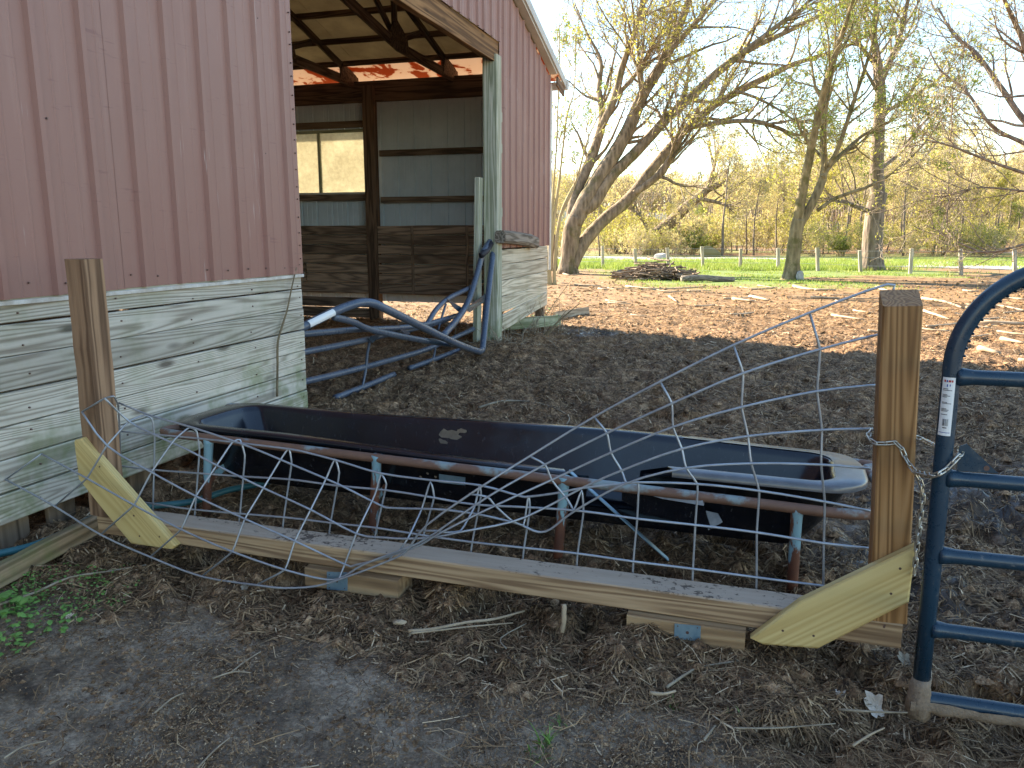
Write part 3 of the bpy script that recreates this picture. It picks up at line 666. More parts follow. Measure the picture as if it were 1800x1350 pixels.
# timber and hose at the foot of the near skirting
a = on_z(172, 920, .045); b = on_z(-160, 1092, .045)
tag(board('edging_timber', V3(*a[:2], .042), V3(*b[:2], .042), (0, 0, 1), .10, .05, M_edging, None, seg=8, wob=.002, ch=.006), 'weathered edging timber on the ground running left from the old brown post', 'timber')
hp = [on_z(px, py, .035) for px, py in [(-140, 1000), (0, 973), (70, 955), (130, 928), (172, 905), (215, 893), (262, 890), (340, 881), (400, 862), (450, 852), (520, 838), (600, 832)]]
tag(rod('garden_hose', smooth_path(hp, 6), .018, M_hose, None, 10), 'teal garden hose lying on the ground under the skirting and feed trough', 'hose')
st = [on_plane(px, py, B(0, -.075, 0), nn) for px, py in [(521, 470), (512, 510), (504, 548), (489, 598), (488, 640), (487, 697)]]
P, rr = smooth_path(st, 4, [.004, .006, .007, .009, .009, .010])
tag(rod('weed_stalk', P, rr, M_stem, None, 6, noise=.12), 'thin dry stem leaning upright against the plank skirting near the doorway', 'stalk')
# ------------------------------------------------------------------ timber feeder fence
fence = thing('feeder_fence', 'low timber fence of two posts, a long sill beam and pale diagonal braces', 'fence', F(-1.7, -.05, 0))
Zs0, Zs1 = .080, .172                                               # underside and top of the sill
SILL = board('sill_beam', F(-3.50, -.07, .128), F(.01, -.07, .126), fn, .14, .092, M_beam, fence, seg=14, wob=.0015, ch=.005)
# left post: old brown timber turned on its corner
lp = on_z(190, 905, .17)*V3(1, 1, 0); pd = unit(lp*V3(1, 1, 0)); ang = R(40)
pside = V3(pd[1]*math.cos(ang)+pd[0]*math.sin(ang), -pd[0]*math.cos(ang)+pd[1]*math.sin(ang), 0)
lt = at_y(147.5, 455, lp[1]+.03)
lp = V3(lp[0]-.012, lp[1]+.03, .173)
board('post', lp, lt, pside, .118, .118, M_oldpost, fence, seg=12, wob=.003, ch=.009)['label'] = 'weathered brown post'
rp0 = F(-.035, -.062, .172); tp = at_y(1583, 530, rp0[1]+.0)
rpost = board('post', rp0, V3(tp[0], tp[1], 1.272), fu, .118, .118, M_newpost, fence, seg=6, wob=.0008, ch=.006)
rpost['label'] = 'newer orange brown post'
for v_ in rpost.data.vertices:                                          # its top is sawn on a slope, high at the back
    if v_.co.x > 1.0: v_.co.x += .020+.022*v_.co.z/.059
nb = MB()
for px, py in [(1571, 574), (1616, 573), (1555, 1099), (1554, 1102), (1557, 806), (1571, 806)]:
    c = on_plane(px, py, F(0, .0, 0), fn); v, f = tube([c+fn*.001, c-fn*.006], .0045, 6); nb.add(v, f)
nb.build('nail_heads', M_screw, rpost)
def plate_poly(name, pxs, o, t, m, parent, label=None):
    P = [on_plane(px, py, F(0, o, 0), fn) for px, py in pxs]
    c = sum(P)/len(P); L = unit(P[2]-P[0]) if False else None
    # local axes along the longest edge so the grain follows the board
    e = max(range(len(P)), key=lambda i: np.linalg.norm(P[(i+1) % len(P)]-P[i])); x = unit(P[(e+1) % len(P)]-P[e]); z = fn; y = np.cross(z, x)
    M = Matrix.Identity(4)
    for i in range(3): M[i][0] = x[i]; M[i][1] = y[i]; M[i][2] = z[i]; M[i][3] = float(c[i])
    n = len(P); v = []
    for s, zz in ((1, 0), (1, t-.006), (.985, t)):
        for p in P: q = p-c; v.append((np.dot(q, x)*s if s == 1 else np.dot(q, x)-.006*np.sign(np.dot(q, x)), np.dot(q, y) if s == 1 else np.dot(q, y)-.006*np.sign(np.dot(q, y)), zz))
    f = [tuple(range(n)), tuple(range(2*n, 3*n))]+[(k*n+i, k*n+(i+1) % n, (k+1)*n+(i+1) % n, (k+1)*n+i) for k in (0, 1) for i in range(n)]
    bm = bmesh.new(); vs_ = [bm.verts.new(p) for p in v]; [bm.faces.new([vs_[i] for i in q]) for q in f]; bmesh.ops.recalc_face_normals(bm, faces=bm.faces)
    me = bpy.data.meshes.new(name); bm.to_mesh(me); bm.free(); me.materials.append(m)
    o_ = bpy.data.objects.new(name, me); link(o_, parent, M)
    if label: o_['label'] = label
    return o_
br1 = plate_poly('brace', [(142, 770), (148, 838), (200, 903), (240, 951), (313, 960), (318, 955), (153, 767)], .002, .038, M_yellow, fence)
br2 = plate_poly('brace', [(1319, 1114), (1341, 1125), (1437, 1132), (1595, 1051), (1607, 953), (1405, 1050)], .002, .038, M_yellow, fence)
def screws(px_list, o, parent):
    b = MB()
    for px, py in px_list:
        c = on_plane(px, py, F(0, o, 0), fn); v, f = tube([c, c+fn*.003], .005, 6); b.add(v, f)
    b.build('screw_heads', M_screw, parent)
screws([(236, 906), (246, 942), (281, 943), (176, 820)], .037, br1); screws([(1430, 1117), (1582, 999), (1566, 1043), (1376, 1108)], .037, br2)
def block(pl, pr, zt, plate):
    a = on_z(*pl, .0); b = on_z(*pr, .0); sa = along(a[0], a[1]); sb_ = along(b[0], b[1])
    bl = board('support_block', F(sa, -.055+.02, .034), F(sb_, -.055+.02, .034), fn, .14, .086, M_block, fence, seg=3, wob=.001, ch=.005)
    P = [on_plane(px, py, F(0, .037, 0), fn) for px, py in plate]; v, f = prism(P, fn, .0025); tp_ = mobj('tie_plate', v, f, M_plate, bl)
    c = sum(P)/4; hb = MB(); v, f = tube([c+fn*.002, c+fn*.004], .006, 8); hb.add(v, f)
    for q in P: d = c*.25+q*.75; v, f = tube([d+fn*.002, d+fn*.004], .0025, 6); hb.add(v, f)
    hb.build('screw_heads', M_screw, tp_)
block((530, 1032), (706, 1046), .08, [(575, 1036), (611, 1038), (611, 1006), (575, 1005)])
block((1101, 1113), (1309, 1139), .08, [(1185, 1122), (1231, 1127), (1232, 1100), (1186, 1096)])

# ------------------------------------------------------------------ twisted wire cattle panel: traced wires, each given its own distance in front of the sill's back
FW = F(0, -.145, 0)
def woff(wire, x):
    L = {'H4': .03, 'H5': .11, 'H6': .20, 'H7': .255, 'H8': .275}.get(wire, 0.)
    if wire.startswith('B'): return 0.
    if x < 205 and wire in ('H4', 'H5', 'H6'): return .215
    k = float(sstep(760, 430, x)); mid = .165*float(sstep(1030, 760, x)) if wire != 'H4' else .02
    return L*k+mid*(1-k)
def wpt(px, py, o):
    p = on_plane(px, py, FW+fn*o, fn)
    return V3(p[0], p[1], max(p[2], .012))
HW = {
 'B1': [(170, 876), (258, 884), (342, 896), (496, 909), (581, 919), (662, 928), (744, 941), (830, 953), (921, 963), (1015, 973), (1113, 987), (1218, 1000), (1330, 1015), (1447, 1030), (1535, 1041)],
 'B2': [(170, 815), (219, 820), (270, 826), (349, 832), (432, 838), (512, 843), (594, 854), (681, 862), (763, 875), (834, 887), (932, 892), (1026, 899), (1120, 912), (1222, 923), (1330, 936), (1448, 955), (1530, 964)],
 'B3': [(170, 750), (211, 758), (274, 764), (351, 771), (432, 780), (512, 790), (545, 797), (598, 811), (669, 832), (757, 844), (843, 853), (910, 871), (930, 873), (983, 866), (1023, 858), (1100, 850), (1123, 848), (1227, 851), (1335, 863), (1450, 882), (1532, 899)],
 'H4': [(209, 708), (263, 730), (340, 752), (432, 783), (512, 816), (594, 851), (666, 887), (690, 893), (765, 895), (805, 899), (845, 905), (901, 918), (921, 925), (945, 935), (968, 930), (1009, 899), (1100, 850), (1205, 823), (1320, 815), (1443, 817), (1530, 824)],
 'H5': [(184, 700), (227, 741), (275, 766), (330, 791), (381, 818), (463, 858), (546, 896), (626, 938), (674, 945), (717, 947), (766, 944), (810, 935), (901, 917), (965, 889), (1023, 858), (1093, 827), (1199, 789), (1315, 767), (1445, 756), (1535, 754)],
 'H6': [(144, 724), (189, 784), (266, 830), (344, 872), (430, 912), (518, 951), (606, 992), (625, 993), (671, 982), (705, 970), (739, 958), (779, 934), (870, 889), (969, 844), (1073, 796), (1182, 751), (1303, 716), (1436, 688), (1540, 677)],
 'H7': [(73, 798), (153, 841), (236, 888), (319, 931), (409, 970), (502, 1002), (575, 1019), (604, 1013), (640, 992), (692, 972), (735, 955), (772, 932), (858, 873), (959, 816), (1068, 761), (1182, 709), (1307, 656), (1442, 614), (1545, 588)],
 'H8': [(10, 843), (96, 890), (177, 940), (264, 979), (356, 1015), (453, 1036), (500, 1040), (557, 1030), (610, 1014), (685, 985), (715, 968), (750, 923), (850, 853), (931, 802), (1044, 733), (1160, 671), (1289, 607), (1423, 550), (1560, 500), (1567, 517)],
}
VW = [
 [('B', 1447, 1045), ('B1', 1447, 1030), ('B2', 1448, 955), ('B3', 1450, 882), ('H4', 1443, 817), ('H5', 1445, 756), ('H6', 1436, 688), ('H7', 1442, 614), ('H8', 1423, 550)],
 [('B', 1328, 1060), ('B1', 1330, 1015), ('B2', 1330, 936), ('B3', 1335, 863), ('H4', 1320, 815), ('H5', 1315, 767), ('H6', 1303, 716), ('H7', 1307, 656), ('H8', 1289, 607)],
 [('B', 1216, 1050), ('B1', 1218, 1000), ('B2', 1222, 923), ('B3', 1227, 851), ('H4', 1205, 823), ('H5', 1199, 789), ('H6', 1182, 751), ('H7', 1182, 709), ('H8', 1160, 671)],
 [('B', 1111, 1040), ('B1', 1113, 987), ('B2', 1120, 912), ('B3', 1123, 848), ('H4', 1100, 850), ('H5', 1093, 827), ('H6', 1073, 796), ('H7', 1068, 761), ('H8', 1044, 733)],
 [('B', 1010, 1050), ('B1', 1015, 973), ('B2', 1026, 899), ('B3', 1023, 858), ('H4', 1009, 899), ('H5', 999, 880), ('H6', 969, 844), ('H7', 959, 816), ('H8', 931, 802)],
 [('B', 914, 1025), ('B1', 921, 963), ('B2', 932, 892), ('B3', 929, 868), ('H4', 921, 925), ('H5', 901, 917), ('H6', 870, 889), ('H7', 858, 873), ('H8', 824, 868)],
 [('B', 822, 1010), ('B1', 830, 953), ('B2', 846, 870), ('B3', 843, 851), ('H4', 835, 890), ('H5', 810, 935), ('H6', 779, 936), ('H7', 772, 933), ('H8', 732, 933)],
 [('B', 738, 990), ('B1', 744, 941), ('B2', 764, 873), ('B3', 757, 843), ('H4', 741, 896), ('H5', 718, 945), ('H6', 700, 972), ('H7', 691, 974), ('H8', 683, 987)],
 [('B', 656, 965), ('B1', 662, 928), ('B2', 680, 850), ('B3', 670, 831), ('H4', 660, 868), ('H5', 626, 938), ('H6', 606, 992), ('H7', 598, 1012), ('H8', 596, 1018)],
 [('B', 572, 990), ('B1', 581, 919), ('B2', 597, 830), ('B3', 589, 804), ('H4', 574, 840), ('H5', 546, 896), ('H6', 518, 951), ('H7', 502, 1002), ('H8', 453, 1036)],
 [('B', 492, 992), ('B1', 499, 909), ('B2', 513, 812), ('B3', 508, 786), ('H4', 493, 808), ('H5', 463, 858), ('H6', 430, 912), ('H7', 409, 970), ('H8', 356, 1015)],
 [('B', 415, 985), ('B1', 422, 902), ('B2', 431, 800), ('B3', 422, 771), ('H4', 408, 777), ('H5', 381, 818), ('H6', 344, 872), ('H7', 319, 931), ('H8', 264, 979)],
 [('B', 340, 974), ('B1', 343, 896), ('B2', 351, 790), ('B3', 346, 757), ('H4', 333, 750), ('H5', 307, 772), ('H6', 266, 830), ('H7', 236, 888), ('H8', 177, 940)],
 [('B', 269, 966), ('B1', 269, 885), ('B2', 272, 770), ('B3', 268, 736), ('H4', 254, 729), ('H5', 226, 740), ('H6', 187, 784), ('H7', 153, 841), ('H8', 96, 890)],
 [('B', 212, 800), ('B3', 210, 745), ('H4', 208, 712), ('H4', 200, 696), ('H5', 184, 700), ('H6', 144, 724)],
 [('H7', 73, 798), ('H8', 10, 843)],
]
def soft_kinks(pts):                             # straight between welds, bent tightly at each
    out = [pts[0]]
    for i in range(1, len(pts)-1):
        a, b, c = pts[i-1], pts[i], pts[i+1]; k = min(.35, .03/max(np.linalg.norm(b-a), 1e-6)); j = min(.35, .03/max(np.linalg.norm(c-b), 1e-6))
        out += [b+(a-b)*k, b*.7+.15*(b+(a-b)*k)+.15*(b+(c-b)*j), b+(c-b)*j]
    return np.array(out+[pts[-1]])
panel = thing('cattle_panel', 'twisted galvanised wire cattle panel folded down over the left half of the timber fence', 'wire panel', F(-1.8, .05, 0))
for k, P in HW.items():
    pts = [wpt(x, y, woff(k, x)) for x, y in P]
    rod('horizontal_wire', smooth_path(pts, 3), .0046, M_wire, panel, 7)
for P in VW:
    pts = [wpt(x, y, woff(k, x)-.006) for k, x, y in P]
    rod('vertical_wire', soft_kinks(pts), .0044, M_wire, panel, 7)

# ------------------------------------------------------------------ black feed trough on its rusted pipe stand
TA = R(-18.9); tu = V3(math.cos(TA), math.sin(TA), 0); tv = V3(-math.sin(TA), math.cos(TA), 0); TC = V3(-.125, 3.985, 0)
def T(u, v, z): return TC + tu*u + tv*v + V3(0, 0, z)
trough = thing('feed_trough', 'long black moulded feed trough on a rusted blue pipe stand, front lip torn', 'feed trough', T(0, 0, 0))
def ring(hl, hw, r, z, n=8):
    out = []
    for cx, cy, a0 in ((hl-r, hw-r, 0), (-hl+r, hw-r, 90), (-hl+r, -hw+r, 180), (hl-r, -hw+r, 270)):
        if a0 in (90, 270):
            pass
        for i in range(n+1):
            a = R(a0+90*i/n); out.append((cx+r*math.cos(a), cy+r*math.sin(a), z))
        # points along the straight run that follows
        nx_ = {0: (-hl+r, hw), 90: (-hl, -hw+r), 180: (hl-r, -hw), 270: (hl, hw-r)}[a0]
        k = 26 if a0 in (0, 180) else 3
        p = out[-1]
        for i in range(1, k): out.append((p[0]+(nx_[0]-p[0])*i/k, p[1]+(nx_[1]-p[1])*i/k, z))
    return out
rings = [ring(1.38, .10, .06, .150), ring(1.48, .155, .09, .165), ring(1.57, .205, .10, .26), ring(1.640, .250, .10, .44), ring(1.652, .262, .105, .468),
         ring(1.664, .272, .11, .474), ring(1.770, .316, .15, .474), ring(1.785, .326, .19, .468), ring(1.785, .326, .19, .448), ring(1.725, .285, .17, .436), ring(1.63, .225, .14, .26), ring(1.54, .18, .12, .145), ring(1.42, .12, .08, .128)]
v = []; f = []; n = len(rings[0]); skip = set()
def warp(p):
    u, w, z = p; h = z/.474
    if w < -.12 and z > .2: z -= .055*float(sstep(-1.2, .6, u))*(1-float(sstep(.72, .96, u)))*h; w += .012*math.sin(u*2.1)
    if w > .12: z += .010*math.sin(u*1.7+.4)*h - .018*float(sstep(.4, 1.6, u))*h; w += .010*math.sin(u*2.6)*h
    return T(u, w, z)
for q in rings: v += [warp(p) for p in q]
for i in range(len(rings)-1):
    for j in range(n):
        k = (j+1) % n; pu, pw = rings[i][j][0], rings[i][j][1]; pu2 = rings[i][k][0]; um = (pu+pu2)/2
        if pw < -.12 and 2 <= i <= 9 and .52 < um < .98-.10*abs(i-6)*.6: continue
        f.append((i*n+j, i*n+k, (i+1)*n+k, (i+1)*n+j))
f.append(tuple(range(n))); f.append(tuple(reversed(range((len(rings)-1)*n, len(rings)*n))))
basin = mobj('basin', v, f, M_poly, trough, True)
def lip_strip(u0, u1, name):
    P = []
    us = np.linspace(u0, u1, 14)
    v = []
    for u in us: 
        a = warp((u, -.272, .474)); b = warp((u, -.325, .474))
        v += [a+V3(0, 0, .002), b+V3(0, 0, .002), b-V3(0, 0, .03), a-V3(0, 0, .03)]
    k = len(us); f = [(i*4+j, i*4+(j+1) % 4, i*4+4+(j+1) % 4, i*4+4+j) for i in range(k-1) for j in range(4)]+[(0, 1, 2, 3), tuple(4*(k-1)+j for j in (3, 2, 1, 0))]
    return mobj(name, v, f, M_lip, trough)
# pale lip round the right hand end, sky reflection put into its colour
lv = []; lf = []
for q in [ring(1.660, .268, .11, .477), ring(1.772, .318, .15, .477), ring(1.790, .330, .19, .469), ring(1.789, .329, .19, .446)]: lv.append([warp(p) for p in q])
sel = [j for j in range(n) if rings[6][j][0] > .98]
seq = sorted(sel, key=lambda j: ((j-sel[0]) if True else 0))
# order the run so that it is continuous across the index wrap
runs = []; 
for j in sel:
    if runs and j == runs[-1][-1]+1: runs[-1].append(j)
    else: runs.append([j])
seq = (runs[-1]+runs[0]) if len(runs) > 1 and runs[0][0] == 0 else runs[0]
vv = [lv[i][j] for i in range(4) for j in seq]; m_ = len(seq); mobj('sky_sheen_lip', vv, [(i*m_+j, i*m_+j+1, (i+1)*m_+j+1, (i+1)*m_+j) for i in range(3) for j in range(m_-1)], M_lip, trough, True)
# torn flap that droops under the rail, and its broken tongue
def tpx(px, py, w): return on_plane(px, py, T(0, w, 0), tv)
fl = [tpx(1092, 850, -.345), tpx(1235, 878, -.385), tpx(1237, 889, -.385), tpx(1165, 877, -.365), tpx(1092, 856, -.345)]
v, f = prism(fl, tv, .03); mobj('torn_lip', v, f, M_lipw, trough)
fl = [tpx(1093, 851, -.298), tpx(1236, 882, -.318), tpx(1242, 905, -.30), tpx(1250, 930, -.27), tpx(1140, 905, -.255), tpx(1093, 880, -.262)]
v, f = prism(fl, tv, .010); mobj('torn_wall', v, f, M_poly, trough)
fl = [tpx(1240, 898, -.285), tpx(1262, 903, -.26), tpx(1270, 918, -.255), tpx(1245, 932, -.265)]
v, f = prism(fl, tv, .006); mobj('torn_tongue', v, f, M_lipw, trough)
v, f = prism([tpx(772, 833, -.292), tpx(818, 839, -.292), tpx(818, 853, -.285), tpx(772, 848, -.285)], -tv, .002); mobj('faded_sticker', v, f, M_plate, trough)
def blob(name, cx, cy, rx, ry, w, m, seed, sgn=-1):
    r = random.Random(seed); P = [tpx(cx+rx*math.cos(a)*r.uniform(.6, 1.15)+ry*.5*math.sin(a), cy+ry*math.sin(a)*r.uniform(.6, 1.15), w) for a in np.arange(12)*math.pi/6]; v, f = prism(P, sgn*tv, .004); mobj(name, v, f, m, trough)
blob('dung_smear', 792, 764, 20, 11, .232, M_mud, 1); blob('dung_smear', 780, 778, 7, 9, .225, M_mud, 2); blob('dung_smear', 812, 757, 9, 4, .236, M_mud, 5)
for i, (x, y, s) in enumerate([(772, 824, 4), (755, 816, 5), (764, 820, 2), (779, 820, 2), (752, 832, 2), (766, 838, 2), (740, 838, 2)]): blob('splatter', x, y, s, s, -.300, M_mud, 10+i)
# pipe stand
ZR = .405
rp = [T(-1.70, -.20, ZR+.03), T(-1.77, -.30, ZR+.03), T(-1.70, -.358, ZR+.028), T(-1.2, -.362, ZR+.02), T(0, -.362, ZR-.002), T(1.2, -.365, ZR-.02), T(1.66, -.362, ZR-.03), T(1.80, -.32, ZR-.03), T(1.85, -.2, ZR-.03), T(1.86, 0, ZR-.02), T(1.82, .25, ZR-.01), T(1.7, .34, ZR), T(0, .355, ZR), T(-1.7, .355, ZR+.02), T(-1.77, .2, ZR+.03), T(-1.70, -.20, ZR+.03)]
rod('rail', smooth_path(rp, 6), .0225, M_rail, trough, 12)
for px, py, tx, ty in [(363, 906, 367, 772), (655, 942, 663, 800), (980, 988, 992, 838), (1392, 1042, 1401, 892)]:
    b = on_z(px, py, -.02); s = on_plane(tx, ty, T(0, -.36, 0), tv)
    P = smooth_path([b, b*.5+s*.5, b*.2+s*.8, s], 3); k = len(P)
    lg = rod('leg', P, [.0235+.006*max(0, (i/(k-1)-.6)/.4)**2 for i in range(k)], M_rusty, trough, 12)
    q = b*.55+s*.45; e = q+tv*.34+V3(0, 0, .10)
    board('strut', q, e, (0, 0, 1), .042, .006, M_rusty, lg, seg=1, ch=.001)
    b2 = b+tv*.70; rod('leg', [b2-V3(0, 0, .0), b2+V3(0, 0, .42)], .0235, M_rusty, trough, 10)
a = tpx(1000, 827, -.26); b = on_z(1175, 984, .01)
board('loose_strap', a, b, fn, .028, .006, M_plate, trough, seg=1, ch=.001)

# ------------------------------------------------------------------ blue tube gate on the right
GP = on_z(1616, 1234, .03); GP = V3(GP[0], GP[1], 0); ga = R(-17.0); gu = V3(math.cos(ga), math.sin(ga), 0); gn = V3(math.sin(ga), -math.cos(ga), 0)
top = on_plane(1668, 700, GP, gn); lean = (top-GP)/top[2]; lean = V3(lean[0], lean[1], 1)
def G(s, z, o=0.): return GP + gu*s + lean*z + gn*o
gate = thing('tube_gate', 'dark blue tubular steel farm gate with arched top corner and mud caked bottom rail', 'gate', G(.6, 0))
rr_ = .30; ZT = 1.415; r0 = .0255
fr = [G(0, .03), G(0, .5), G(0, .9)]+[G(rr_-rr_*math.cos(a), ZT-rr_+rr_*math.sin(a)) for a in np.linspace(0, math.pi/2, 16)]+[G(.8, ZT), G(1.6, ZT), G(3.0, ZT)]
rod('frame_tube', np.array(fr), r0, M_gate, gate, 20)
wr = MB()
for i, a in enumerate(np.linspace(.12, 1.45, 17)):
    c = G(rr_-(rr_-r0-.001)*math.cos(a), ZT-rr_+(rr_-r0-.001)*math.sin(a)); d = lean*math.cos(a)+gu*math.sin(a); v, f = tube([c-gn*.016, c-gn*.006, c+gn*.006, c+gn*.016], [.002, .0042, .0042, .002], 6); wr.add(v, f)
wr.build('bend_wrinkles', M_gate, gate, True)
for z in (.285, .53, .775, 1.085):
    rod('rail', np.array([G(.012, z), G(.03, z), G(.06, z), G(3.0, z)]), [.0305, .027, .0225, .0225] if True else .02, M_gate, gate, 16)
br = rod('bottom_rail', np.array([G(.0, .045), G(.03, .045), G(3.0, .045)]), r0, M_gate, gate, 16)
mb = MB(); q = random.Random(5); N_ = 60; v = []
for i in range(N_+1):
    s = -.03+1.3*i/N_; rad = .030+.008*q.random(); dz = -.010-.004*q.random(); open_ = .55+.5*math.sin(i*.45)*math.sin(i*.13+1)
    for j in range(9):
        a = R(-205+ (235)*j/8) if False else R(-95)+(-1+2*j/8)*(math.pi*.62+.25*open_)
        v.append(G(s, .045+dz+rad*math.sin(a)*.98, rad*math.cos(a)))
mobj('mud_crust', v, [(i*9+j, i*9+j+1, i*9+10+j, i*9+9+j) for i in range(N_) for j in range(8)], M_mud, br, True)
v, f = tube(np.array([G(0, -.02), G(0, .04), G(0, .09), G(.0, .115)]), [.034, .036, .031, .0262], 14, noise=.12, seed=3); mobj('mud_crust', v, f, M_mud, gate, True)
v, f = prism([G(.04, .80, 0), G(.04, .875, 0), G(.06, .885, 0), G(.150, .802, 0)], -gn, .004); gs = mobj('gusset_plate', v, f, M_gate, gate)
hb = MB(); hb.add(*tube([G(.118, .815, .001), G(.118, .815, -.001)], .008, 8)); hb.build('slot', M_screw, gs)
# label wrapped round the upright
zt, zb = on_plane(1662, 661, GP, gn)[2], on_plane(1648, 762, GP, gn)[2]
def wrap(name, z0, z1, a0, a1, m, parent, lift=.0008):
    v = []; k = 7
    for i in range(k):
        a = R(a0+(a1-a0)*i/(k-1)); d = (gn*math.cos(a)+gu*math.sin(a))*(r0+lift)
        v += [GP+lean*z0+d, GP+lean*z1+d]
    return mobj(name, v, [(2*i, 2*i+2, 2*i+3, 2*i+1) for i in range(k-1)], m, parent)
stk = wrap('label_sticker', zb, zt, -62, 18, M_paper, gate)
h = zt-zb
wrap('blue_band', zb+.012*h/.2, zb+.05*h, -54, 10, M_inkb, stk, .0014)
def wmulti(name, rects, m):
    b = MB()
    for z0, z1, a0, a1 in rects:
        v = []; k = 4
        for i in range(k):
            a = R(a0+(a1-a0)*i/(k-1)); d = (gn*math.cos(a)+gu*math.sin(a))*(r0+.0014); v += [GP+lean*(zb+h*z0)+d, GP+lean*(zb+h*z1)+d]
        b.add(v, [(2*i, 2*i+2, 2*i+3, 2*i+1) for i in range(k-1)])
    b.build(name, m, stk)
q = random.Random(8)
wmulti('print', [(z, z+.010, -52, -52+q.uniform(25, 55)) for z in (.80, .775, .70, .68, .66, .57, .55, .46, .44, .42, .36)]+[(.17, .29, a, a+q.choice((1.5, 2.5, 3.5))) for a in range(-36, -2, 5)]+[(.13, .145, -34, -10)], M_ink)
wmulti('red_print', [(.92, .955, -48, -38), (.92, .955, -22, -8), (.92, .955, -5, 4)], M_inkr); wmulti('dark_print', [(.92, .955, -34, -26), (.84, .885, -30, -24), (.85, .885, -14, -9)], M_inkb)

# ------------------------------------------------------------------ chain joining the post to the gate
chain = thing('gate_chain', 'zinc chain looped round the right fence post and the gate with its tail hanging', 'chain', rp0+V3(0, 0, .5))
lk = None
def link_mesh(L=.038, w=.013, r=.0029):
    P = []
    hl = L/2-w/2
    for i in range(7): a = R(-90+180*i/6); P.append((hl+w/2*math.cos(a), w/2*math.sin(a), 0))
    for i in range(7): a = R(90+180*i/6); P.append((-hl+w/2*math.cos(a), w/2*math.sin(a), 0))
    P.append(P[0]); v, f = tube(np.array(P), r, 6, cap=False); return mk_mesh('link', v, f, M_chain, True)
LM = link_mesh()
def chain_run(pts, flip=0):
    P = smooth_path(pts, 12); d = np.r_[0, np.cumsum(np.linalg.norm(np.diff(P, axis=0), axis=1))]; n_ = max(1, int(round(d[-1]/.0285)))
    for i in range(n_):
        a = np.array([np.interp(d[-1]*i/n_, d, P[:, k]) for k in range(3)]); b = np.array([np.interp(d[-1]*(i+1)/n_, d, P[:, k]) for k in range(3)])
        x = unit(b-a); s = np.cross(x, fn); s = unit(s) if np.linalg.norm(s) > .1 else V3(0, 0, 1); t_ = np.cross(x, s); tw = R(28 if (i+flip) % 2 else 118)
        y = s*math.cos(tw)+t_*math.sin(tw); z = np.cross(x, y); M = Matrix.Identity(4); c = (a+b)/2
        for k in range(3): M[k][0] = x[k]; M[k][1] = y[k]; M[k][2] = z[k]; M[k][3] = float(c[k])
        link(bpy.data.objects.new('chain_link', LM), chain, M)
def pf(px, py, o): return on_plane(px, py, F(0, o, 0), fn)
def pg(px, py, o): return on_plane(px, py, GP+gn*o, gn)
chain_run([pf(1529, 756, -.10), pf(1527, 766, -.05), pf(1534, 778, .004), pf(1552, 780, .012), pf(1578, 778, .012), pf(1583, 785, .014), pf(1592, 806, .02), pf(1604, 825, .04), pf(1610, 830, .08)])
chain_run([pf(1610, 830, .08), pg(1640, 836, .035), pg(1662, 826, .036), pg(1680, 808, .030), pg(1691, 795, .0), pg(1684, 790, -.035)], 1)
chain_run([pf(1609, 831, .07), pf(1619, 850, .06), pf(1622, 875, .058), pf(1617, 915, .056), pf(1612, 960, .055), pf(1607, 1010, .055)])
chain_run([pf(1600, 765, -.12), pf(1620, 772, -.10), pg(1648, 786, -.035), pg(1670, 792, -.035)], 1)

# ------------------------------------------------------------------ bent gate in the barn doorway
bent = thing('bent_gate', 'mangled grey blue tube gate bent double in the barn doorway', 'gate', B(4.0, .1, 0))
def bpt(p):
    px, py, o = p; q = on_plane(px, py, B(0, .22-o, 0), nn); return V3(q[0], q[1], max(q[2], .02))
def btube(name, pts, r, n_=5, parent=None): return rod(name, smooth_path([bpt(p) for p in pts], n_), r, M_bent, parent or bent, 12)
fr_ = btube('frame_tube', [(470, 600, .1), (527, 577, .12), (587, 548, .2), (629, 533, .3), (655, 533, .36), (682, 545, .42), (747, 577, .48), (800, 603, .5), (838, 617, .46), (846, 616, .42), (849, 605, .40), (857, 529, .30), (866, 450, .22), (869, 424, .20), (866, 419, .19), (857, 431, .17), (849, 444, .15), (843, 465, .12), (832, 504, .10), (821, 534, .12), (803, 562, .2), (779, 590, .3)], .039)
btube('rail', [(470, 598, .0), (528, 588, .02), (580, 583, .06), (629, 579, .1), (690, 577, .1), (748, 570, .06), (808, 553, .02)], .029)
btube('rail', [(470, 632, .0), (528, 620, .0), (590, 608, .02), (648, 596, .05), (672, 590, .05), (760, 570, .03), (790, 560, .02)], .029)
btube('rail', [(587, 557, .2), (620, 566, .2), (654, 580, .22), (741, 598, .3), (796, 606, .4)], .031)
btube('rail', [(470, 686, 0), (531, 672, 0), (590, 658, 0), (645, 644, 0), (700, 629, 0), (760, 610, 0), (848, 571, 0)], .030)
btube('bottom_rail', [(589, 703, 0), (642, 686, 0), (693, 668, -.02)], .030); btube('bottom_rail', [(720, 658, -.02), (760, 644, 0), (800, 628, 0), (845, 606, 0)], .030)
btube('brace', [(752, 568, .05), (766, 545, .05), (786, 526, .05), (815, 511, .03), (848, 495, .02)], .030)
btube('rail', [(852, 455, .1), (852, 520, .08), (848, 575, .05)], .016)
for P in ([(651, 595, .06), (646, 620, .03), (643, 650, .02), (637, 691, .01)], [(766, 606, .02), (763, 625, .01), (760, 647, 0)], [(784, 534, .06), (777, 556, .05), (770, 580, .04)]): btube('stay', P, .014)
def bplate(px): 
    P = [bpt(p) for p in px]; v, f = prism(P, nn, .006); mobj('gusset_plate', v, f, M_gate, bent)
bplate([(785, 524, .1), (812, 541, .1), (820, 547, .1), (812, 553, .1), (797, 540, .1)]); bplate([(818, 544, .13), (824, 538, .13), (854, 516, .16), (855, 528, .16), (826, 549, .14)])
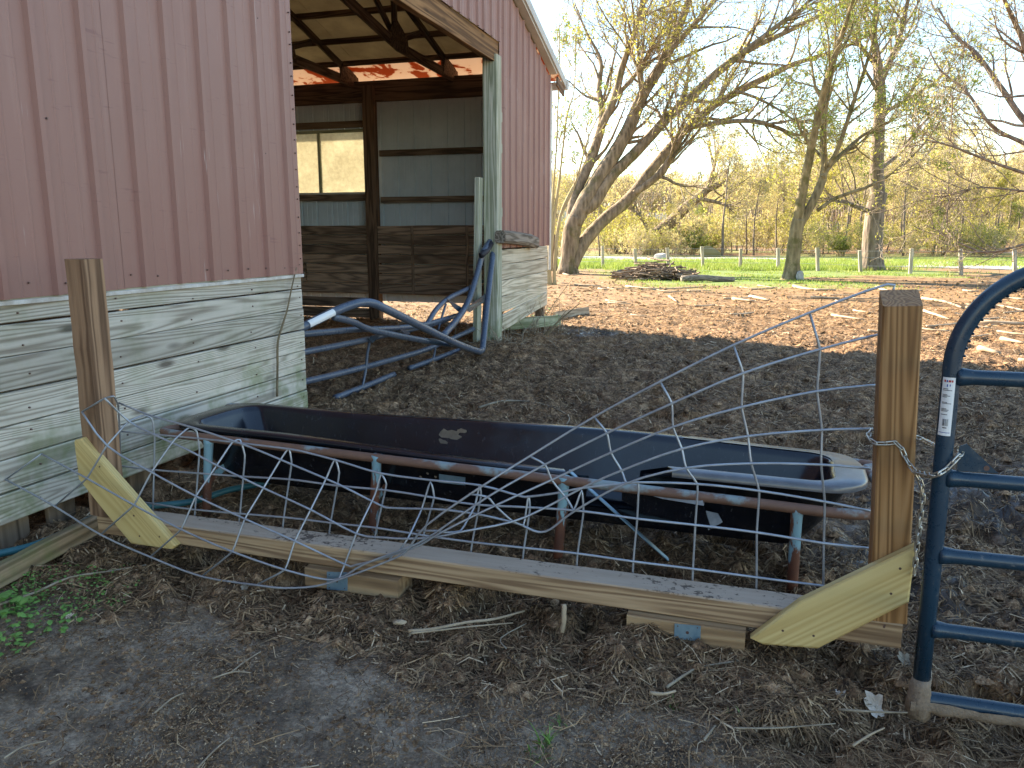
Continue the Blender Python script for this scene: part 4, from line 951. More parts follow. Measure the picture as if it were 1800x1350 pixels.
bplate([(646, 594, .1), (664, 588, .1), (672, 586, .1), (655, 603, .1)]); bplate([(692, 572, .12), (700, 571, .12), (722, 586, .12), (715, 589, .12)]); bplate([(741, 598, .32), (760, 594, .35), (800, 607, .42), (796, 609, .42), (744, 602, .32)])
sp = [bpt((540, 568, .18)), bpt((581, 547, .23))]
v = []; d = unit(sp[1]-sp[0]); up_ = V3(0, 0, 1); out = -nn
for i in range(5):
    P_ = smooth_path([bpt(p) for p in [(527, 577, .12), (587, 548, .2)]], 4)
for k, u in ((0, .18), (1, .93)):
    c = bpt((527, 577, .12))*(1-u)+bpt((587, 548, .2))*u
    for a in np.linspace(-.5, 1.15, 6): v.append(c+.0405*(out*math.cos(a)+np.cross(d, out)*math.sin(a)*(1 if np.cross(d, out)[2] > 0 else -1)))
mobj('label_sticker', v, [(i, i+1, 7+i, 6+i) for i in range(5)], M_paper, fr_)
v, f = tube([bpt((846, 449, .16)), bpt((856, 440, .18)), bpt((863, 427, .2))], .040, 10, noise=.1); mobj('tape_wrap', v, f, M_ink, fr_, True)
# ------------------------------------------------------------------ trees
def resample(P, Rr, k):
    d = np.r_[0, np.cumsum(np.linalg.norm(np.diff(P, axis=0), axis=1))]; t = np.linspace(0, d[-1], k)
    return np.stack([np.interp(t, d, P[:, i]) for i in range(3)], -1), np.interp(t, d, Rr)
def grow(P, Rr, m, length, q, k=5, ang=(.5, 1.1), wander=.16, up=.15, umin=.2, rfac=.55, rmax=.2, taper=.25, droop=0.):
    N, kp, _ = P.shape
    par = np.repeat(np.arange(N), m); u = q.uniform(umin, 1, N*m)**.85; x = u*(kp-1); i = np.minimum(x.astype(int), kp-2); fr = (x-i)[:, None]
    pos = P[par, i]*(1-fr)+P[par, i+1]*fr; r = Rr[par, i]*(1-fr[:, 0])+Rr[par, i+1]*fr[:, 0]
    T = P[par, i+1]-P[par, i]; T /= np.linalg.norm(T, axis=1, keepdims=True)+1e-9
    rv = q.normal(size=T.shape); per = rv-T*np.sum(rv*T, 1, keepdims=True); per /= np.linalg.norm(per, axis=1, keepdims=True)+1e-9
    a = q.uniform(*ang, len(u))[:, None]; D = T*np.cos(a)+per*np.sin(a)
    L = q.uniform(*length, len(u))*(1.15-.5*u); pts = [pos]; st = (L/(k-1))[:, None]
    for s in range(k-1):
        D = D+q.normal(0, wander, D.shape)+np.array([0, 0, up-droop*s]); D /= np.linalg.norm(D, axis=1, keepdims=True); pts.append(pts[-1]+D*st)
    r0 = np.minimum(r*rfac, rmax); rad = r0[:, None]*np.linspace(1, taper, k)[None]
    return np.stack(pts, 1), rad
def leaves(name, P, n, size, q, m, parent, umin=.4, kind='stuff', flat=.0):
    N, k, _ = P.shape; i = q.integers(0, N, n); u = q.uniform(umin, 1, n)*(k-1); j = np.minimum(u.astype(int), k-2); f = (u-j)[:, None]
    c = P[i, j]*(1-f)+P[i, j+1]*f+q.normal(0, size[1]*.6, (n, 3)); s = q.uniform(*size, n)[:, None]
    a = q.normal(size=(n, 3)); a[:, 2] *= 1-flat; a /= np.linalg.norm(a, axis=1, keepdims=True); b = np.cross(a, q.normal(size=(n, 3))); b /= np.linalg.norm(b, axis=1, keepdims=True)
    V = np.stack([c-a*s, c+b*s*.42, c+a*s, c-b*s*.42], 1).reshape(-1, 3); F_ = (np.arange(n)*4)[:, None]+np.array([[0, 1, 2, 3]])
    o = mobj(name, V, F_, m, parent, False, kind=kind); t = o.data.attributes.new('tint', 'FLOAT', 'POINT'); t.data.foreach_set('value', np.repeat(q.uniform(0, 1, n), 4).astype(np.float32)); return o
def tube_obj(name, P, Rr, m, parent, n=4, kind=None):
    v, f = batch_tubes(P, Rr, n); return mobj(name, v, f, m, parent, True, kind=kind)

def traced_tree(name, label, base, Y, trunk, limbs, mb_, mtw, mlf, seed, cnt=(9, 6, 5), lens=((1.6, 4.2), (.7, 1.9), (.3, .8)), nleaf=4200, lsize=(.035, .075), up=.14, droop=.0, spread=1.2, tw=.0075, group=None, lf=1.):
    q = np.random.default_rng(seed)
    root = thing(name, label, 'tree', base, group)
    allP = []; allR = []
    def tr(pts, rad, yoff):
        k = len(pts); W = np.array([at_y(px, py, Y+yoff*(i/(k-1))**1.3) for i, (px, py) in enumerate(pts)])
        return smooth_path(W, 5, rad)
    P, r = tr(*trunk, 0.)
    P[0] = P[0]*V3(1, 1, 0)+V3(0, 0, -.1); r = r.copy(); r[:3] *= np.array([1.45, 1.2, 1.08])
    v, f = tube(P, r, 14, noise=.06, seed=seed); tk = mobj('trunk', v, f, mb_, root, True)
    for pts, rad in limbs:
        P, r = tr(pts, rad, q.uniform(-spread, spread)*len(pts)*.35); r = r*lf; v, f = tube(P, r, 10, noise=.05, seed=seed+len(allP)); mobj('limb', v, f, mb_, root, True)
        a, b = resample(P, r, 16); allP.append(a); allR.append(b)
    P0, R0 = np.array(allP), np.array(allR)
    P1, R1 = grow(P0, R0, cnt[0], lens[0], q, 7, (.35, 1.0), .15, up, .18, .5, .085, .22, droop)
    ex = np.stack([p[-7:] for p in P0]), np.stack([x[-7:] for x in R0])
    P1 = np.concatenate([P1, ex[0]]); R1 = np.concatenate([R1, ex[1]*.3])
    R1 = np.maximum(R1, .012)
    tube_obj('branches', P1, R1, mb_, root, 5, 'stuff')
    P2, R2 = grow(P1, R1, cnt[1], lens[1], q, 5, (.4, 1.1), .18, up*.8, .2, .55, .024, .35, droop); R2 = np.maximum(R2, tw)
    P3, R3 = grow(P2, R2, cnt[2], lens[2], q, 4, (.4, 1.2), .2, up*.6, .25, .6, .011, .5, droop); R3 = np.maximum(R3, tw*.8)
    v2, f2 = batch_tubes(P2, R2, 3); v3, f3 = batch_tubes(P3, R3, 3)
    mobj('twigs', np.concatenate([v2, v3]), np.concatenate([f2, f3+len(v2)]), mtw, root, True, kind='stuff')
    leaves('foliage', P3, nleaf, lsize, q, mlf, root)
    return root
Yw = 30.5
wb = on_z(998, 476, 0)
traced_tree('willow_tree', 'huge old willow right of the barn with several thick trunks sweeping up to the right', wb, Yw,
  ([(998, 478), (1001, 440), (1005, 407), (1012, 380)], [.33, .33, .34, .31]),
  [([(1003, 405), (1006, 378), (1015, 333), (1041, 274), (1059, 211), (1053, 156), (1056, 107), (1030, 55), (1010, 5)], [.34, .33, .30, .27, .22, .14, .10, .06, .03]),
   ([(1056, 225), (1081, 170), (1096, 111), (1119, 48), (1132, -15), (1150, -80)], [.20, .19, .16, .12, .09, .05]),
   ([(1009, 395), (1026, 358), (1044, 326), (1078, 274), (1107, 222), (1130, 167), (1167, 107), (1193, 48), (1211, 0), (1230, -70)], [.44, .42, .39, .37, .35, .31, .27, .22, .18, .10]),
   ([(1178, 88), (1222, 41), (1256, 0), (1300, -60)], [.15, .13, .10, .05]),
   ([(1130, 170), (1125, 130), (1124, 118), (1131, 92)], [.16, .15, .14, .04]),
   ([(1083, 168), (1105, 146), (1122, 126), (1156, 100), (1175, 95)], [.12, .11, .10, .07, .04]),
   ([(1020, 372), (1044, 356), (1074, 311), (1122, 263), (1174, 207), (1219, 167), (1263, 126), (1307, 93), (1352, 70), (1400, 48), (1480, 5), (1530, -30)], [.33, .32, .29, .27, .25, .23, .21, .18, .14, .11, .07, .04]),
   ([(1303, 95), (1363, 48), (1400, 22), (1440, -15)], [.14, .11, .08, .04]),
   ([(1003, 468), (1026, 426), (1059, 389), (1107, 348), (1141, 304), (1181, 256), (1211, 222), (1256, 185), (1307, 156), (1363, 128), (1400, 111), (1480, 85), (1530, 60)], [.42, .34, .32, .29, .27, .24, .22, .20, .19, .17, .14, .09, .05]),
   ([(1115, 340), (1159, 307), (1181, 274), (1196, 244), (1213, 215)], [.16, .19, .17, .13, .08]),
   ([(1213, 224), (1270, 215), (1326, 213), (1370, 226), (1400, 237), (1450, 230)], [.13, .12, .11, .10, .08, .04]),
   ([(1290, 160), (1330, 172), (1380, 200), (1420, 232)], [.08, .07, .05, .03])],
  M_bark, M_twig, M_leafy, 101, cnt=(14, 8, 5), nleaf=15000, lsize=(.04, .085), up=.10, lf=.74, tw=.0062)
tb = on_z(1391, 491, 0)
traced_tree('forked_tree', 'slim tree forking low, mossy on its left side, standing on grass beside a grey stone', tb, 26.6,
  ([(1391, 493), (1394, 455), (1398, 418), (1404, 385)], [.27, .235, .215, .20]),
  [([(1402, 392), (1411, 333), (1422, 281), (1430, 241), (1444, 178), (1459, 122), (1481, 59), (1500, 0), (1515, -50)], [.17, .15, .135, .12, .105, .09, .07, .05, .03]),
   ([(1404, 398), (1430, 352), (1448, 307), (1448, 259), (1450, 192), (1462, 130), (1478, 70)], [.15, .14, .125, .10, .085, .065, .04]),
   ([(1446, 312), (1460, 290), (1493, 259), (1520, 236), (1570, 210)], [.09, .085, .07, .05, .03]),
   ([(1455, 292), (1474, 259), (1500, 180), (1530, 90), (1545, 20)], [.08, .075, .06, .045, .03]),
   ([(1437, 370), (1470, 348), (1530, 326), (1581, 296), (1622, 255), (1655, 210)], [.06, .055, .05, .04, .03, .02])],
  M_barkm, M_twigy, M_leafg, 102, cnt=(10, 6, 4), lens=((1.2, 3.2), (.6, 1.5), (.25, .7)), nleaf=6500, up=.12)
tb2 = on_z(1532, 474, 0)
traced_tree('broken_top_tree', 'thick rough grey trunk with knobbly bark standing just inside the post fence', tb2, 33.6,
  ([(1531, 475), (1534, 420), (1538, 370), (1545, 338)], [.44, .40, .37, .34]),
  [([(1543, 345), (1541, 296), (1544, 237), (1548, 167), (1544, 111), (1537, 74), (1540, 0), (1545, -60)], [.30, .27, .24, .20, .15, .11, .07, .04]),
   ([(1549, 150), (1552, 137), (1581, 67), (1596, 0), (1605, -40)], [.13, .12, .10, .07, .04]),
   ([(1530, 373), (1508, 364), (1474, 352), (1440, 348)], [.10, .09, .07, .03]),
   ([(1548, 210), (1559, 196), (1600, 172), (1633, 152), (1665, 128)], [.10, .09, .07, .05, .03]),
   ([(1543, 300), (1580, 270), (1610, 230), (1650, 190)], [.09, .08, .06, .03]),
   ([(1544, 120), (1500, 60), (1490, 0)], [.10, .07, .04])],
  M_barkg, M_twig, M_leafy, 103, cnt=(11, 6, 4), lens=((1.4, 4.), (.7, 1.8), (.3, .8)), nleaf=6500, up=.1)
Yr = 21.
tb3 = on_z(1925, 512, 0)
traced_tree('overhanging_tree', 'bare tree at the right edge whose long branches reach in over the yard', V3(at_y(1925, 500, Yr)[0], Yr, 0), Yr,
  ([(1925, 520), (1915, 430), (1905, 340), (1895, 260)], [.32, .28, .26, .24]),
  [([(1900, 300), (1850, 255), (1800, 211), (1763, 159), (1715, 93), (1678, 63), (1650, 15)], [.16, .13, .105, .09, .07, .05, .03]),
   ([(1905, 330), (1850, 280), (1800, 252), (1744, 222), (1700, 163), (1652, 122), (1630, 80)], [.10, .085, .07, .06, .045, .03, .02]),
   ([(1905, 345), (1850, 318), (1800, 304), (1744, 285), (1670, 256), (1620, 245)], [.08, .065, .055, .045, .03, .02]),
   ([(1900, 270), (1840, 170), (1800, 74), (1770, 10), (1750, -40)], [.16, .12, .09, .06, .04]),
   ([(1895, 260), (1860, 120), (1830, 0), (1810, -70)], [.2, .14, .1, .06]),
   ([(1912, 410), (1850, 422), (1800, 430), (1737, 444), (1693, 430), (1652, 407), (1625, 395)], [.06, .055, .05, .042, .03, .02, .012]),
   ([(1908, 370), (1850, 345), (1790, 335), (1720, 330), (1660, 345)], [.06, .05, .04, .03, .02])],
  M_barkg, M_twig, M_leafy, 104, lf=.75, cnt=(10, 6, 4), lens=((.9, 2.6), (.5, 1.3), (.2, .6)), nleaf=2600, lsize=(.02, .05), up=.08, tw=.006)
# leaning trunk beyond the road
lb = on_z(1145, 444, 0)
traced_tree('leaning_tree', 'dark leaning trunk beyond the road, bowed over to the right', V3(at_y(1145, 440, 57)[0], 57, 0), 57.,
  ([(1140, 446), (1152, 415), (1181, 389), (1207, 363)], [.60, .50, .42, .36]),
  [([(1205, 365), (1226, 348), (1244, 333), (1267, 322), (1280, 300)], [.34, .30, .25, .2, .1]), ([(1242, 335), (1248, 319), (1256, 290), (1262, 262)], [.2, .18, .12, .07]),
   ([(1226, 350), (1244, 352), (1268, 358), (1290, 368)], [.14, .13, .11, .06]), ([(1140, 425), (1138, 405), (1128, 385), (1112, 368), (1105, 350)], [.15, .15, .14, .1, .06])],
  M_bark, M_twigb, M_leafb, 105, cnt=(8, 6, 4), lens=((1.5, 3.5), (.8, 1.8), (.4, 1.)), nleaf=1500, lsize=(.06, .12), tw=.013)
# thin saplings beside the barn corner
def sapling(pts, seed, label, Y=24.):
    traced_tree('sapling', label, V3(at_y(pts[0][0], 470, Y)[0], Y, 0), Y, ([(pts[0][0], 500)]+pts[:3], [.055, .05, .045, .04]), [(pts[1:], list(np.linspace(.04, .012, len(pts)-1)))], M_twigy, M_twigy, M_leafg, seed, cnt=(9, 4, 3), lens=((.5, 1.4), (.25, .7), (.12, .35)), nleaf=380, lsize=(.03, .06), up=.25, spread=.1, tw=.006)
sapling([(963, 463), (969, 400), (972, 340), (978, 259), (983, 111), (983, 40)], 111, 'tall straight sapling close against the white barn corner')
sapling([(967, 463), (975, 380), (984, 310), (996, 207), (1009, 159), (1013, 60)], 112, 'thin sapling curving right between barn corner and willow')
sapling([(975, 465), (985, 380), (1012, 320), (1035, 240), (1060, 190)], 113, 'slender shoot slanting across the willow trunk')

# ------------------------------------------------------------------ wood beyond the road: a few kinds of tree, copied one by one
def wood_tree(seed, h, r, m_twig, m_leaf, nleaf, crown=.35, lsize=(.07, .15), lean=.05, cnt=(20, 6, 4), bark_=None, spread=1.):
    q = np.random.default_rng(seed); root = bpy.data.objects.new('wood_tree', None); link(root, None)
    k = 9; P = np.zeros((k, 3)); d = V3(q.normal(0, lean), q.normal(0, lean), 1)
    for i in range(1, k): d = unit(d+V3(*q.normal(0, .07, 2), .05)); P[i] = P[i-1]+d*h/(k-1)
    P[0, 2] = -.3; r_ = r*np.linspace(1, .16, k); v, f = tube(smooth_path(P, 2), np.interp(np.linspace(0, 1, 2*(k-1)+1), np.linspace(0, 1, k), r_), 7); mobj('trunk', v, f, bark_ or M_barkb, root, True)
    P1, R1 = grow(P[None], r_[None], cnt[0], (h*.16*spread, h*.34*spread), q, 6, (.4, 1.), .14, .16, crown, .5, .09, .25); R1 = np.maximum(R1, .018)
    P2, R2 = grow(P1, R1, cnt[1], (h*.07, h*.16), q, 4, (.4, 1.1), .18, .12, .2, .6, .03, .5); R2 = np.maximum(R2, .014)
    P3, R3 = grow(P2, R2, cnt[2], (h*.035, h*.09), q, 3, (.4, 1.2), .2, .1, .2, .6, .018, .6); R3 = np.maximum(R3, .011)
    v1, f1 = batch_tubes(P1, R1, 4); v2, f2 = batch_tubes(P2, R2, 3); v3, f3 = batch_tubes(P3, R3, 3)
    mobj('crown', np.concatenate([v1, v2, v3]), np.concatenate([f1, f2+len(v1), f3+len(v1)+len(v2)]), m_twig, root, True)
    if nleaf: leaves('foliage', P3, nleaf, lsize, q, m_leaf, root)
    return root
protos = [
 (wood_tree(201, 13, .17, M_twigb, M_leafb, 2000), 'grey bare tree in the wood beyond the road', 'bare grey trees of the wood'),
 (wood_tree(202, 15, .21, M_twigb, M_leafy, 1700, .4), 'tall thin tree in the wood with yellow buds', 'tall budding trees of the wood'),
 (wood_tree(203, 9, .11, M_twigy, M_leafy, 2200, .25, (.06, .13), .1), 'small yellow leafing tree at the edge of the wood', 'yellow leafing trees at the wood edge'),
 (wood_tree(204, 11, .13, M_twigb, M_leafb, 2400, .3), 'slender brownish tree in the wood beyond the road', 'brownish trees of the wood'),
 (wood_tree(205, 8, .10, M_twigy, M_leafg, 2000, .2, (.06, .13), .12), 'young tree coming into pale green leaf beyond the road', 'pale green young trees beyond the road'),
 (wood_tree(206, 14, .15, M_twigb, M_leafb, 1200, .45, lean=.03), 'straight bare pole tree deep in the wood', 'bare pole trees deep in the wood'),
]
for k, (o, lab, gr_) in enumerate(protos): tag(o, lab, 'tree', gr_)
def hill_z(x, y): return float(sstep(66, 230, np.array([y]))[0]*9.0)
q = random.Random(77); spots = []
while len(spots) < 210:
    y = 54+q.random()**1.5*78; px = q.uniform(940, 1860); x = (px-900)/FPX*(y*.983+.28)
    if px < 1240 and q.random() < (.80 if y < 95 else .45): continue
    if 1060 < px < 1190 and y < 110: continue
    if any((x-a)**2+(y-b)**2 < 3.0 for a, b in spots): continue
    spots.append((x, y))
used = [False]*len(protos)
for x, y in spots:
    px = 900+x/(y*.983+.28)*FPX
    w = [3, 2.2, 2.5 if y < 75 else 1, 3, 1.4 if y < 80 else .4, 3 if y > 60 else 1]
    k = q.choices(range(6), w)[0]; s = q.uniform(.7, 1.15)*(.56 if px > 1400 else (.42 if px < 1240 else .50))*(1+.25*(y-54)/78)
    M = Matrix.Translation((x, y, hill_z(x, y)-.05)) @ Matrix.Rotation(q.uniform(0, 6.28), 4, 'Z') @ Matrix.Scale(s, 4)
    o = protos[k][0]
    if not used[k]: o.matrix_basis = M; used[k] = True
    else: copy_tree(o, None, M)
# undergrowth
def shrub(seed, h, n, m_twig, m_leaf, nleaf, lsize=(.04, .09)):
    q = np.random.default_rng(seed); root = bpy.data.objects.new('shrub', None); link(root, None)
    b = np.zeros((n, 6, 3)); 
    for i in range(n):
        d = unit(V3(*q.normal(0, .45, 2), 1)); p = V3(*q.normal(0, .25*h*.5, 2), -.1)
        for s in range(6): b[i, s] = p; d = unit(d+V3(*q.normal(0, .13, 2), .02)); p = p+d*h*q.uniform(.7, 1.1)/5
    rb = np.tile(np.linspace(.022, .009, 6), (n, 1)); P2, R2 = grow(b, rb, 6, (h*.15, h*.4), q, 4, (.4, 1.1), .2, .1, .2); R2 = np.maximum(R2, .009)
    P3, R3 = grow(P2, R2, 4, (h*.07, h*.2), q, 3, (.4, 1.2), .2, .08, .2); R3 = np.maximum(R3, .008)
    v1, f1 = batch_tubes(b, rb, 4); v2, f2 = batch_tubes(P2, R2, 3); v3, f3 = batch_tubes(P3, R3, 3)
    mobj('stems', np.concatenate([v1, v2, v3]), np.concatenate([f1, f2+len(v1), f3+len(v1)+len(v2)]), m_twig, root, True)
    if nleaf: leaves('foliage', P3, nleaf, lsize, q, m_leaf, root)
    return root
sh = [(shrub(301, 2.6, 16, M_twigb, M_leafb, 1500), 'bare twiggy thicket shrub along the far road side', 'bare shrubs along the road'), (shrub(302, 1.9, 18, M_twigy, M_leafg, 2600), 'bright green leafing bush beyond the road', 'green bushes beyond the road'),
      (shrub(303, 3.4, 14, M_twigy, M_leafy, 1500), 'yellowish budding shrub under the wood', 'yellowish shrubs under the wood')]
for o, lab, gr_ in sh: tag(o, lab, 'shrub', gr_)
us = [False]*3
fixed = [(1215, 56, 1, .9), (1238, 58, 1, .7), (1395, 54, 1, .5), (1720, 58, 1, 1.1), (1650, 60, 1, 1.2), (1080, 60, 1, .9), (1190, 62, 1, 1.1)]
for i in range(95):
    y = 51+q.random()**1.3*45; fixed.append((q.uniform(950, 1850), y, q.choices((0, 1, 2), (4, .5, 3.2))[0], q.uniform(.6, 1.2)*(.7 if y < 56 else 1)))
for px, y, k, s in fixed:
    x = (px-900)/FPX*(y*.983+.28); M = Matrix.Translation((x, y, hill_z(x, y))) @ Matrix.Rotation(q.uniform(0, 6.28), 4, 'Z') @ Matrix.Scale(s, 4)
    if not us[k]: sh[k][0].matrix_basis = M; us[k] = True
    else: copy_tree(sh[k][0], None, M)
# the mass of the wood behind, where single trees can no longer be told apart
qq = np.random.default_rng(55); n = 900; yy = qq.uniform(120, 190, n); xx = (qq.uniform(900, 1900, n)-900)/FPX*yy
hh = qq.uniform(5, 9, n)*np.where(xx < 45, .75, 1.); k = 5; P = np.zeros((n, k, 3)); P[:, 0] = np.stack([xx, yy, sstep(66, 230, yy)*9-.3], -1)
for i in range(1, k): P[:, i] = P[:, i-1]+np.stack([qq.normal(0, .25, n), qq.normal(0, .25, n), hh/(k-1)], -1)
Rr = np.tile(np.linspace(.17, .05, k), (n, 1)); P1, R1 = grow(P, Rr, 7, (1.5, 4), qq, 4, (.4, 1.), .15, .15, .25, .5, .07, .5); P2, R2 = grow(P1, R1, 3, (.8, 2.), qq, 3, (.4, 1.1), .2, .1, .2, .7, .05, .7)
R2 = np.maximum(R2, .035)
v0, f0 = batch_tubes(P, Rr, 4); v1, f1 = batch_tubes(P1, R1, 3); v2, f2 = batch_tubes(P2, R2, 3)
wood_ = mobj('distant_wood', np.concatenate([v0, v1, v2]), np.concatenate([f0, f1+len(v0), f2+len(v0)+len(v1)]), M_twigb, None, True, kind='stuff')
leaves('distant_foliage', P2, 26000, (.16, .38), qq, M_leafb, None)
# ------------------------------------------------------------------ far side of the yard
pf_ = [(1060, 432, 470), (1118, 437, 471), (1175, 435, 470), (1236, 433, 470), (1301, 437, 472), (1368, 436, 473), (1438, 435, 476), (1513, 440, 477), (1600, 437, 481), (1690, 438, 483), (1785, 437, 487), (1010, 434, 470), (1880, 440, 492)]
pf_.sort()
fpos = [on_z(px, b, 0) for px, t, b in pf_]
pfence = thing('post_fence', 'pale wooden post and wire fence along the far grass verge', 'fence', fpos[5])
q = random.Random(31)
for (px, t, b), P in zip(pf_, fpos):
    top_ = at_y(px+q.uniform(-3, 3), t, P[1]); board('fence_post', V3(P[0], P[1], -.1), V3(top_[0], P[1]+q.uniform(-.05, .05), top_[2]), (1, 0, 0), .13, .12, M_fpost, pfence, seg=2, wob=.008, ch=.03)
for h in (.25, .55, .82): rod('fence_wire', np.array([V3(P[0], P[1]-.07, h+q.uniform(-.03, .03)) for P in fpos]), .005, M_wire, pfence, 4)
def rock(name, c, s, m, label, cat, seed, parent=None):
    bm = bmesh.new(); bmesh.ops.create_icosphere(bm, subdivisions=3, radius=1); r = random.Random(seed)
    A = [Vector((r.gauss(0, 1), r.gauss(0, 1), r.gauss(0, 1))).normalized() for _ in range(9)]; K = [r.uniform(.55, .85) for _ in A]
    for v in bm.verts:
        for a, k in zip(A, K):
            d = v.co.dot(a)
            if d > k: v.co -= a*(d-k)*.85
        v.co = Vector((v.co.x*s[0], v.co.y*s[1], v.co.z*s[2]))
    me = bpy.data.meshes.new(name); bm.to_mesh(me); bm.free(); me.materials.append(m); o = bpy.data.objects.new(name, me); link(o, None, Matrix.Translation(Vector(c))); return tag(o, label, cat)
P = on_z(1406, 492, 0); rock('grey_stone', (P[0], P[1], .10), (.17, .14, .20), M_stone, 'grey stone at the foot of the slim forking tree', 'stone', 2)
P = on_z(1162, 457, 0); rock('pale_boulder', (P[0], P[1], .15), (.42, .3, .32), M_stone, 'pale grey boulder on the grass near the road between fence posts', 'boulder', 5)
P = on_z(1247, 452, 0); rock('brown_mound', (P[0], 51.5, .2), (.75, .5, .62), M_hill, 'round brown earth lump beyond the road', 'mound', 6)
def stick(name, pxs, r, m, label, cat, z=.02, group=None, noise=.1, n_=7):
    W = [on_z(px, py, z) for px, py in pxs]; W = [V3(w[0], w[1], max(gz(w[0], w[1]), -.01)+r*.8+(zz if len(pp) > 2 else 0)) for w, pp in zip(W, pxs) for zz in [pp[2] if len(pp) > 2 else 0]] if all(len(p) == 2 for p in pxs) else [V3(w[0], w[1], gz(w[0], w[1])+r*.8) for w in W]
    P, rr = smooth_path(W, 3, list(np.linspace(r, r*.55, len(W)))); o = rod(name, P, rr, m, None, n_, noise=noise, seed=len(label)); return tag(o, label, cat, group)
M_sun = simple('bleached_stick', (.44, .34, .23), .85, 0, (.28, .205, .13), 6)
# stump beside the willow
a = on_z(968, 475, 0); v, f = tube(np.array([V3(a[0], a[1], -.1), V3(a[0], a[1], .3), V3(a[0]+.03, a[1], .9), V3(a[0]+.05, a[1], 1.45)]), [.33, .27, .24, .19], 12, noise=.1, seed=4)
tag(mobj('stump', v, f, M_bark, None, True), 'broken pale stump standing between the barn corner and the willow', 'stump')
# brush pile and logs
c = on_z(1165, 490, 0); bp = []; qq = np.random.default_rng(12); n = 620
s = qq.uniform(-1, 1, n); x = c[0]-.2+s*1.05; y = c[1]+qq.normal(0, .4, n); z = np.abs(qq.normal(0, 1, n))*.20*(1-s*s*.8)+.02; L = qq.uniform(.3, 1.2, n); a = qq.normal(0, .9, n); e = qq.normal(0, .12, n)
D = np.stack([np.cos(a)*np.cos(e), np.sin(a)*np.cos(e), np.sin(e)], -1); P = np.stack([np.stack([x, y, z], -1)+D*(L*t)[:, None]+qq.normal(0, .03, (n, 3)) for t in (-.5, 0, .5)], 1); P[..., 2] = np.maximum(P[..., 2], .02)
v, f = batch_tubes(P, np.repeat(qq.uniform(.012, .035, n)[:, None], 3, 1), 5); o = mobj('brush_pile', v, f, M_stub, None, True, kind='stuff')
def log(name, p0, p1, r, m, label, zc=None, cat='log'):
    a = on_z(*p0, 0); b = on_z(*p1, 0); P = np.array([V3(a[0]*(1-t)+b[0]*t, a[1]*(1-t)+b[1]*t, r*.75+.03*math.sin(5*t)) for t in np.linspace(0, 1, 6)]); v, f = tube(P, np.linspace(r, r*.75, 6), 10, noise=.08, seed=len(label)); return tag(mobj(name, v, f, m, None, True), label, cat)
log('dark_log', (1198, 495), (1290, 494), .11, M_drift, 'dark log running right from the brush pile'); log('long_log', (1087, 483), (1150, 476), .10, M_drift, 'grey log along the top of the brush pile')
log('fallen_log', (1082, 446), (1152, 444), .38, M_barkg, 'grey fallen trunk lying beyond the road beside the leaning tree')
# bleached sticks in the sun, the larger ones one by one
S = [([(982, 478), (1000, 483), (1018, 482)], .045, 'curved pale branch at the willow foot'), ([(1318, 521), (1352, 528)], .06, 'thick pale stick in the middle of the sunlit yard'), ([(1288, 525), (1326, 529)], .05, 'pale flat stick left of the thick one'),
     ([(1425, 522), (1476, 524)], .045, 'straight pale stick ahead of the right post'), ([(1462, 553), (1519, 561)], .035, 'pale stick just left of the right post top'), ([(1395, 503), (1420, 508), (1470, 510)], .06, 'long grey branch on the grass edge'),
     ([(1176, 520), (1190, 530)], .04, 'short dark stick pointing at the brush pile'), ([(1620, 524), (1660, 530), (1690, 540)], .05, 'pale branch between post and arched gate'), ([(1622, 545), (1668, 560)], .04, 'lower pale branch between post and arched gate'),
     ([(1718, 528), (1760, 523), (1800, 526)], .05, 'thick pale branch in the heap right of the gate arch'), ([(1700, 540), (1745, 536), (1800, 545)], .045, 'second pale branch in the heap right of the gate arch'), ([(1720, 566), (1810, 570)], .06, 'long board like log under the gate arch'),
     ([(1712, 573), (1742, 575)], .035, 'short stick under the gate arch'), ([(1720, 616), (1758, 622)], .055, 'chunky pale wood block seen through the gate'), ([(1760, 594), (1800, 602)], .04, 'pale stick at right edge through the gate'),
     ([(1790, 632), (1830, 636)], .04, 'small pale stick low at right edge through the gate'), ([(1540, 505), (1580, 515), (1620, 510)], .05, 'pale forked branch behind the right post'), ([(1010, 500), (1056, 502)], .04, 'pale stick lying below the brush pile'), ([(1100, 502), (1160, 507), (1240, 503)], .035, 'long thin stick below the brush pile')]
for pts, r, lab in S: stick('fallen_branch', pts, r*.72, M_sun, lab, 'branch')
qr = random.Random(91)
for i in range(46):
    px = qr.uniform(980, 1840); py = 500+110*qr.random()**1.6
    if px < 1500 and py > 560: continue
    a = qr.uniform(-.5, .5); L = qr.uniform(12, 55)*(1.5 if px > 1600 else 1); stick('small_stick', [(px, py), (px+L*math.cos(a)*.5, py+L*.12*math.sin(a)+1), (px+L*math.cos(a), py+L*.25*math.sin(a))], qr.uniform(.012, .03), M_sun, 'small bleached stick lying in the sunlit yard', 'stick', group='small sticks in the sunlit yard')
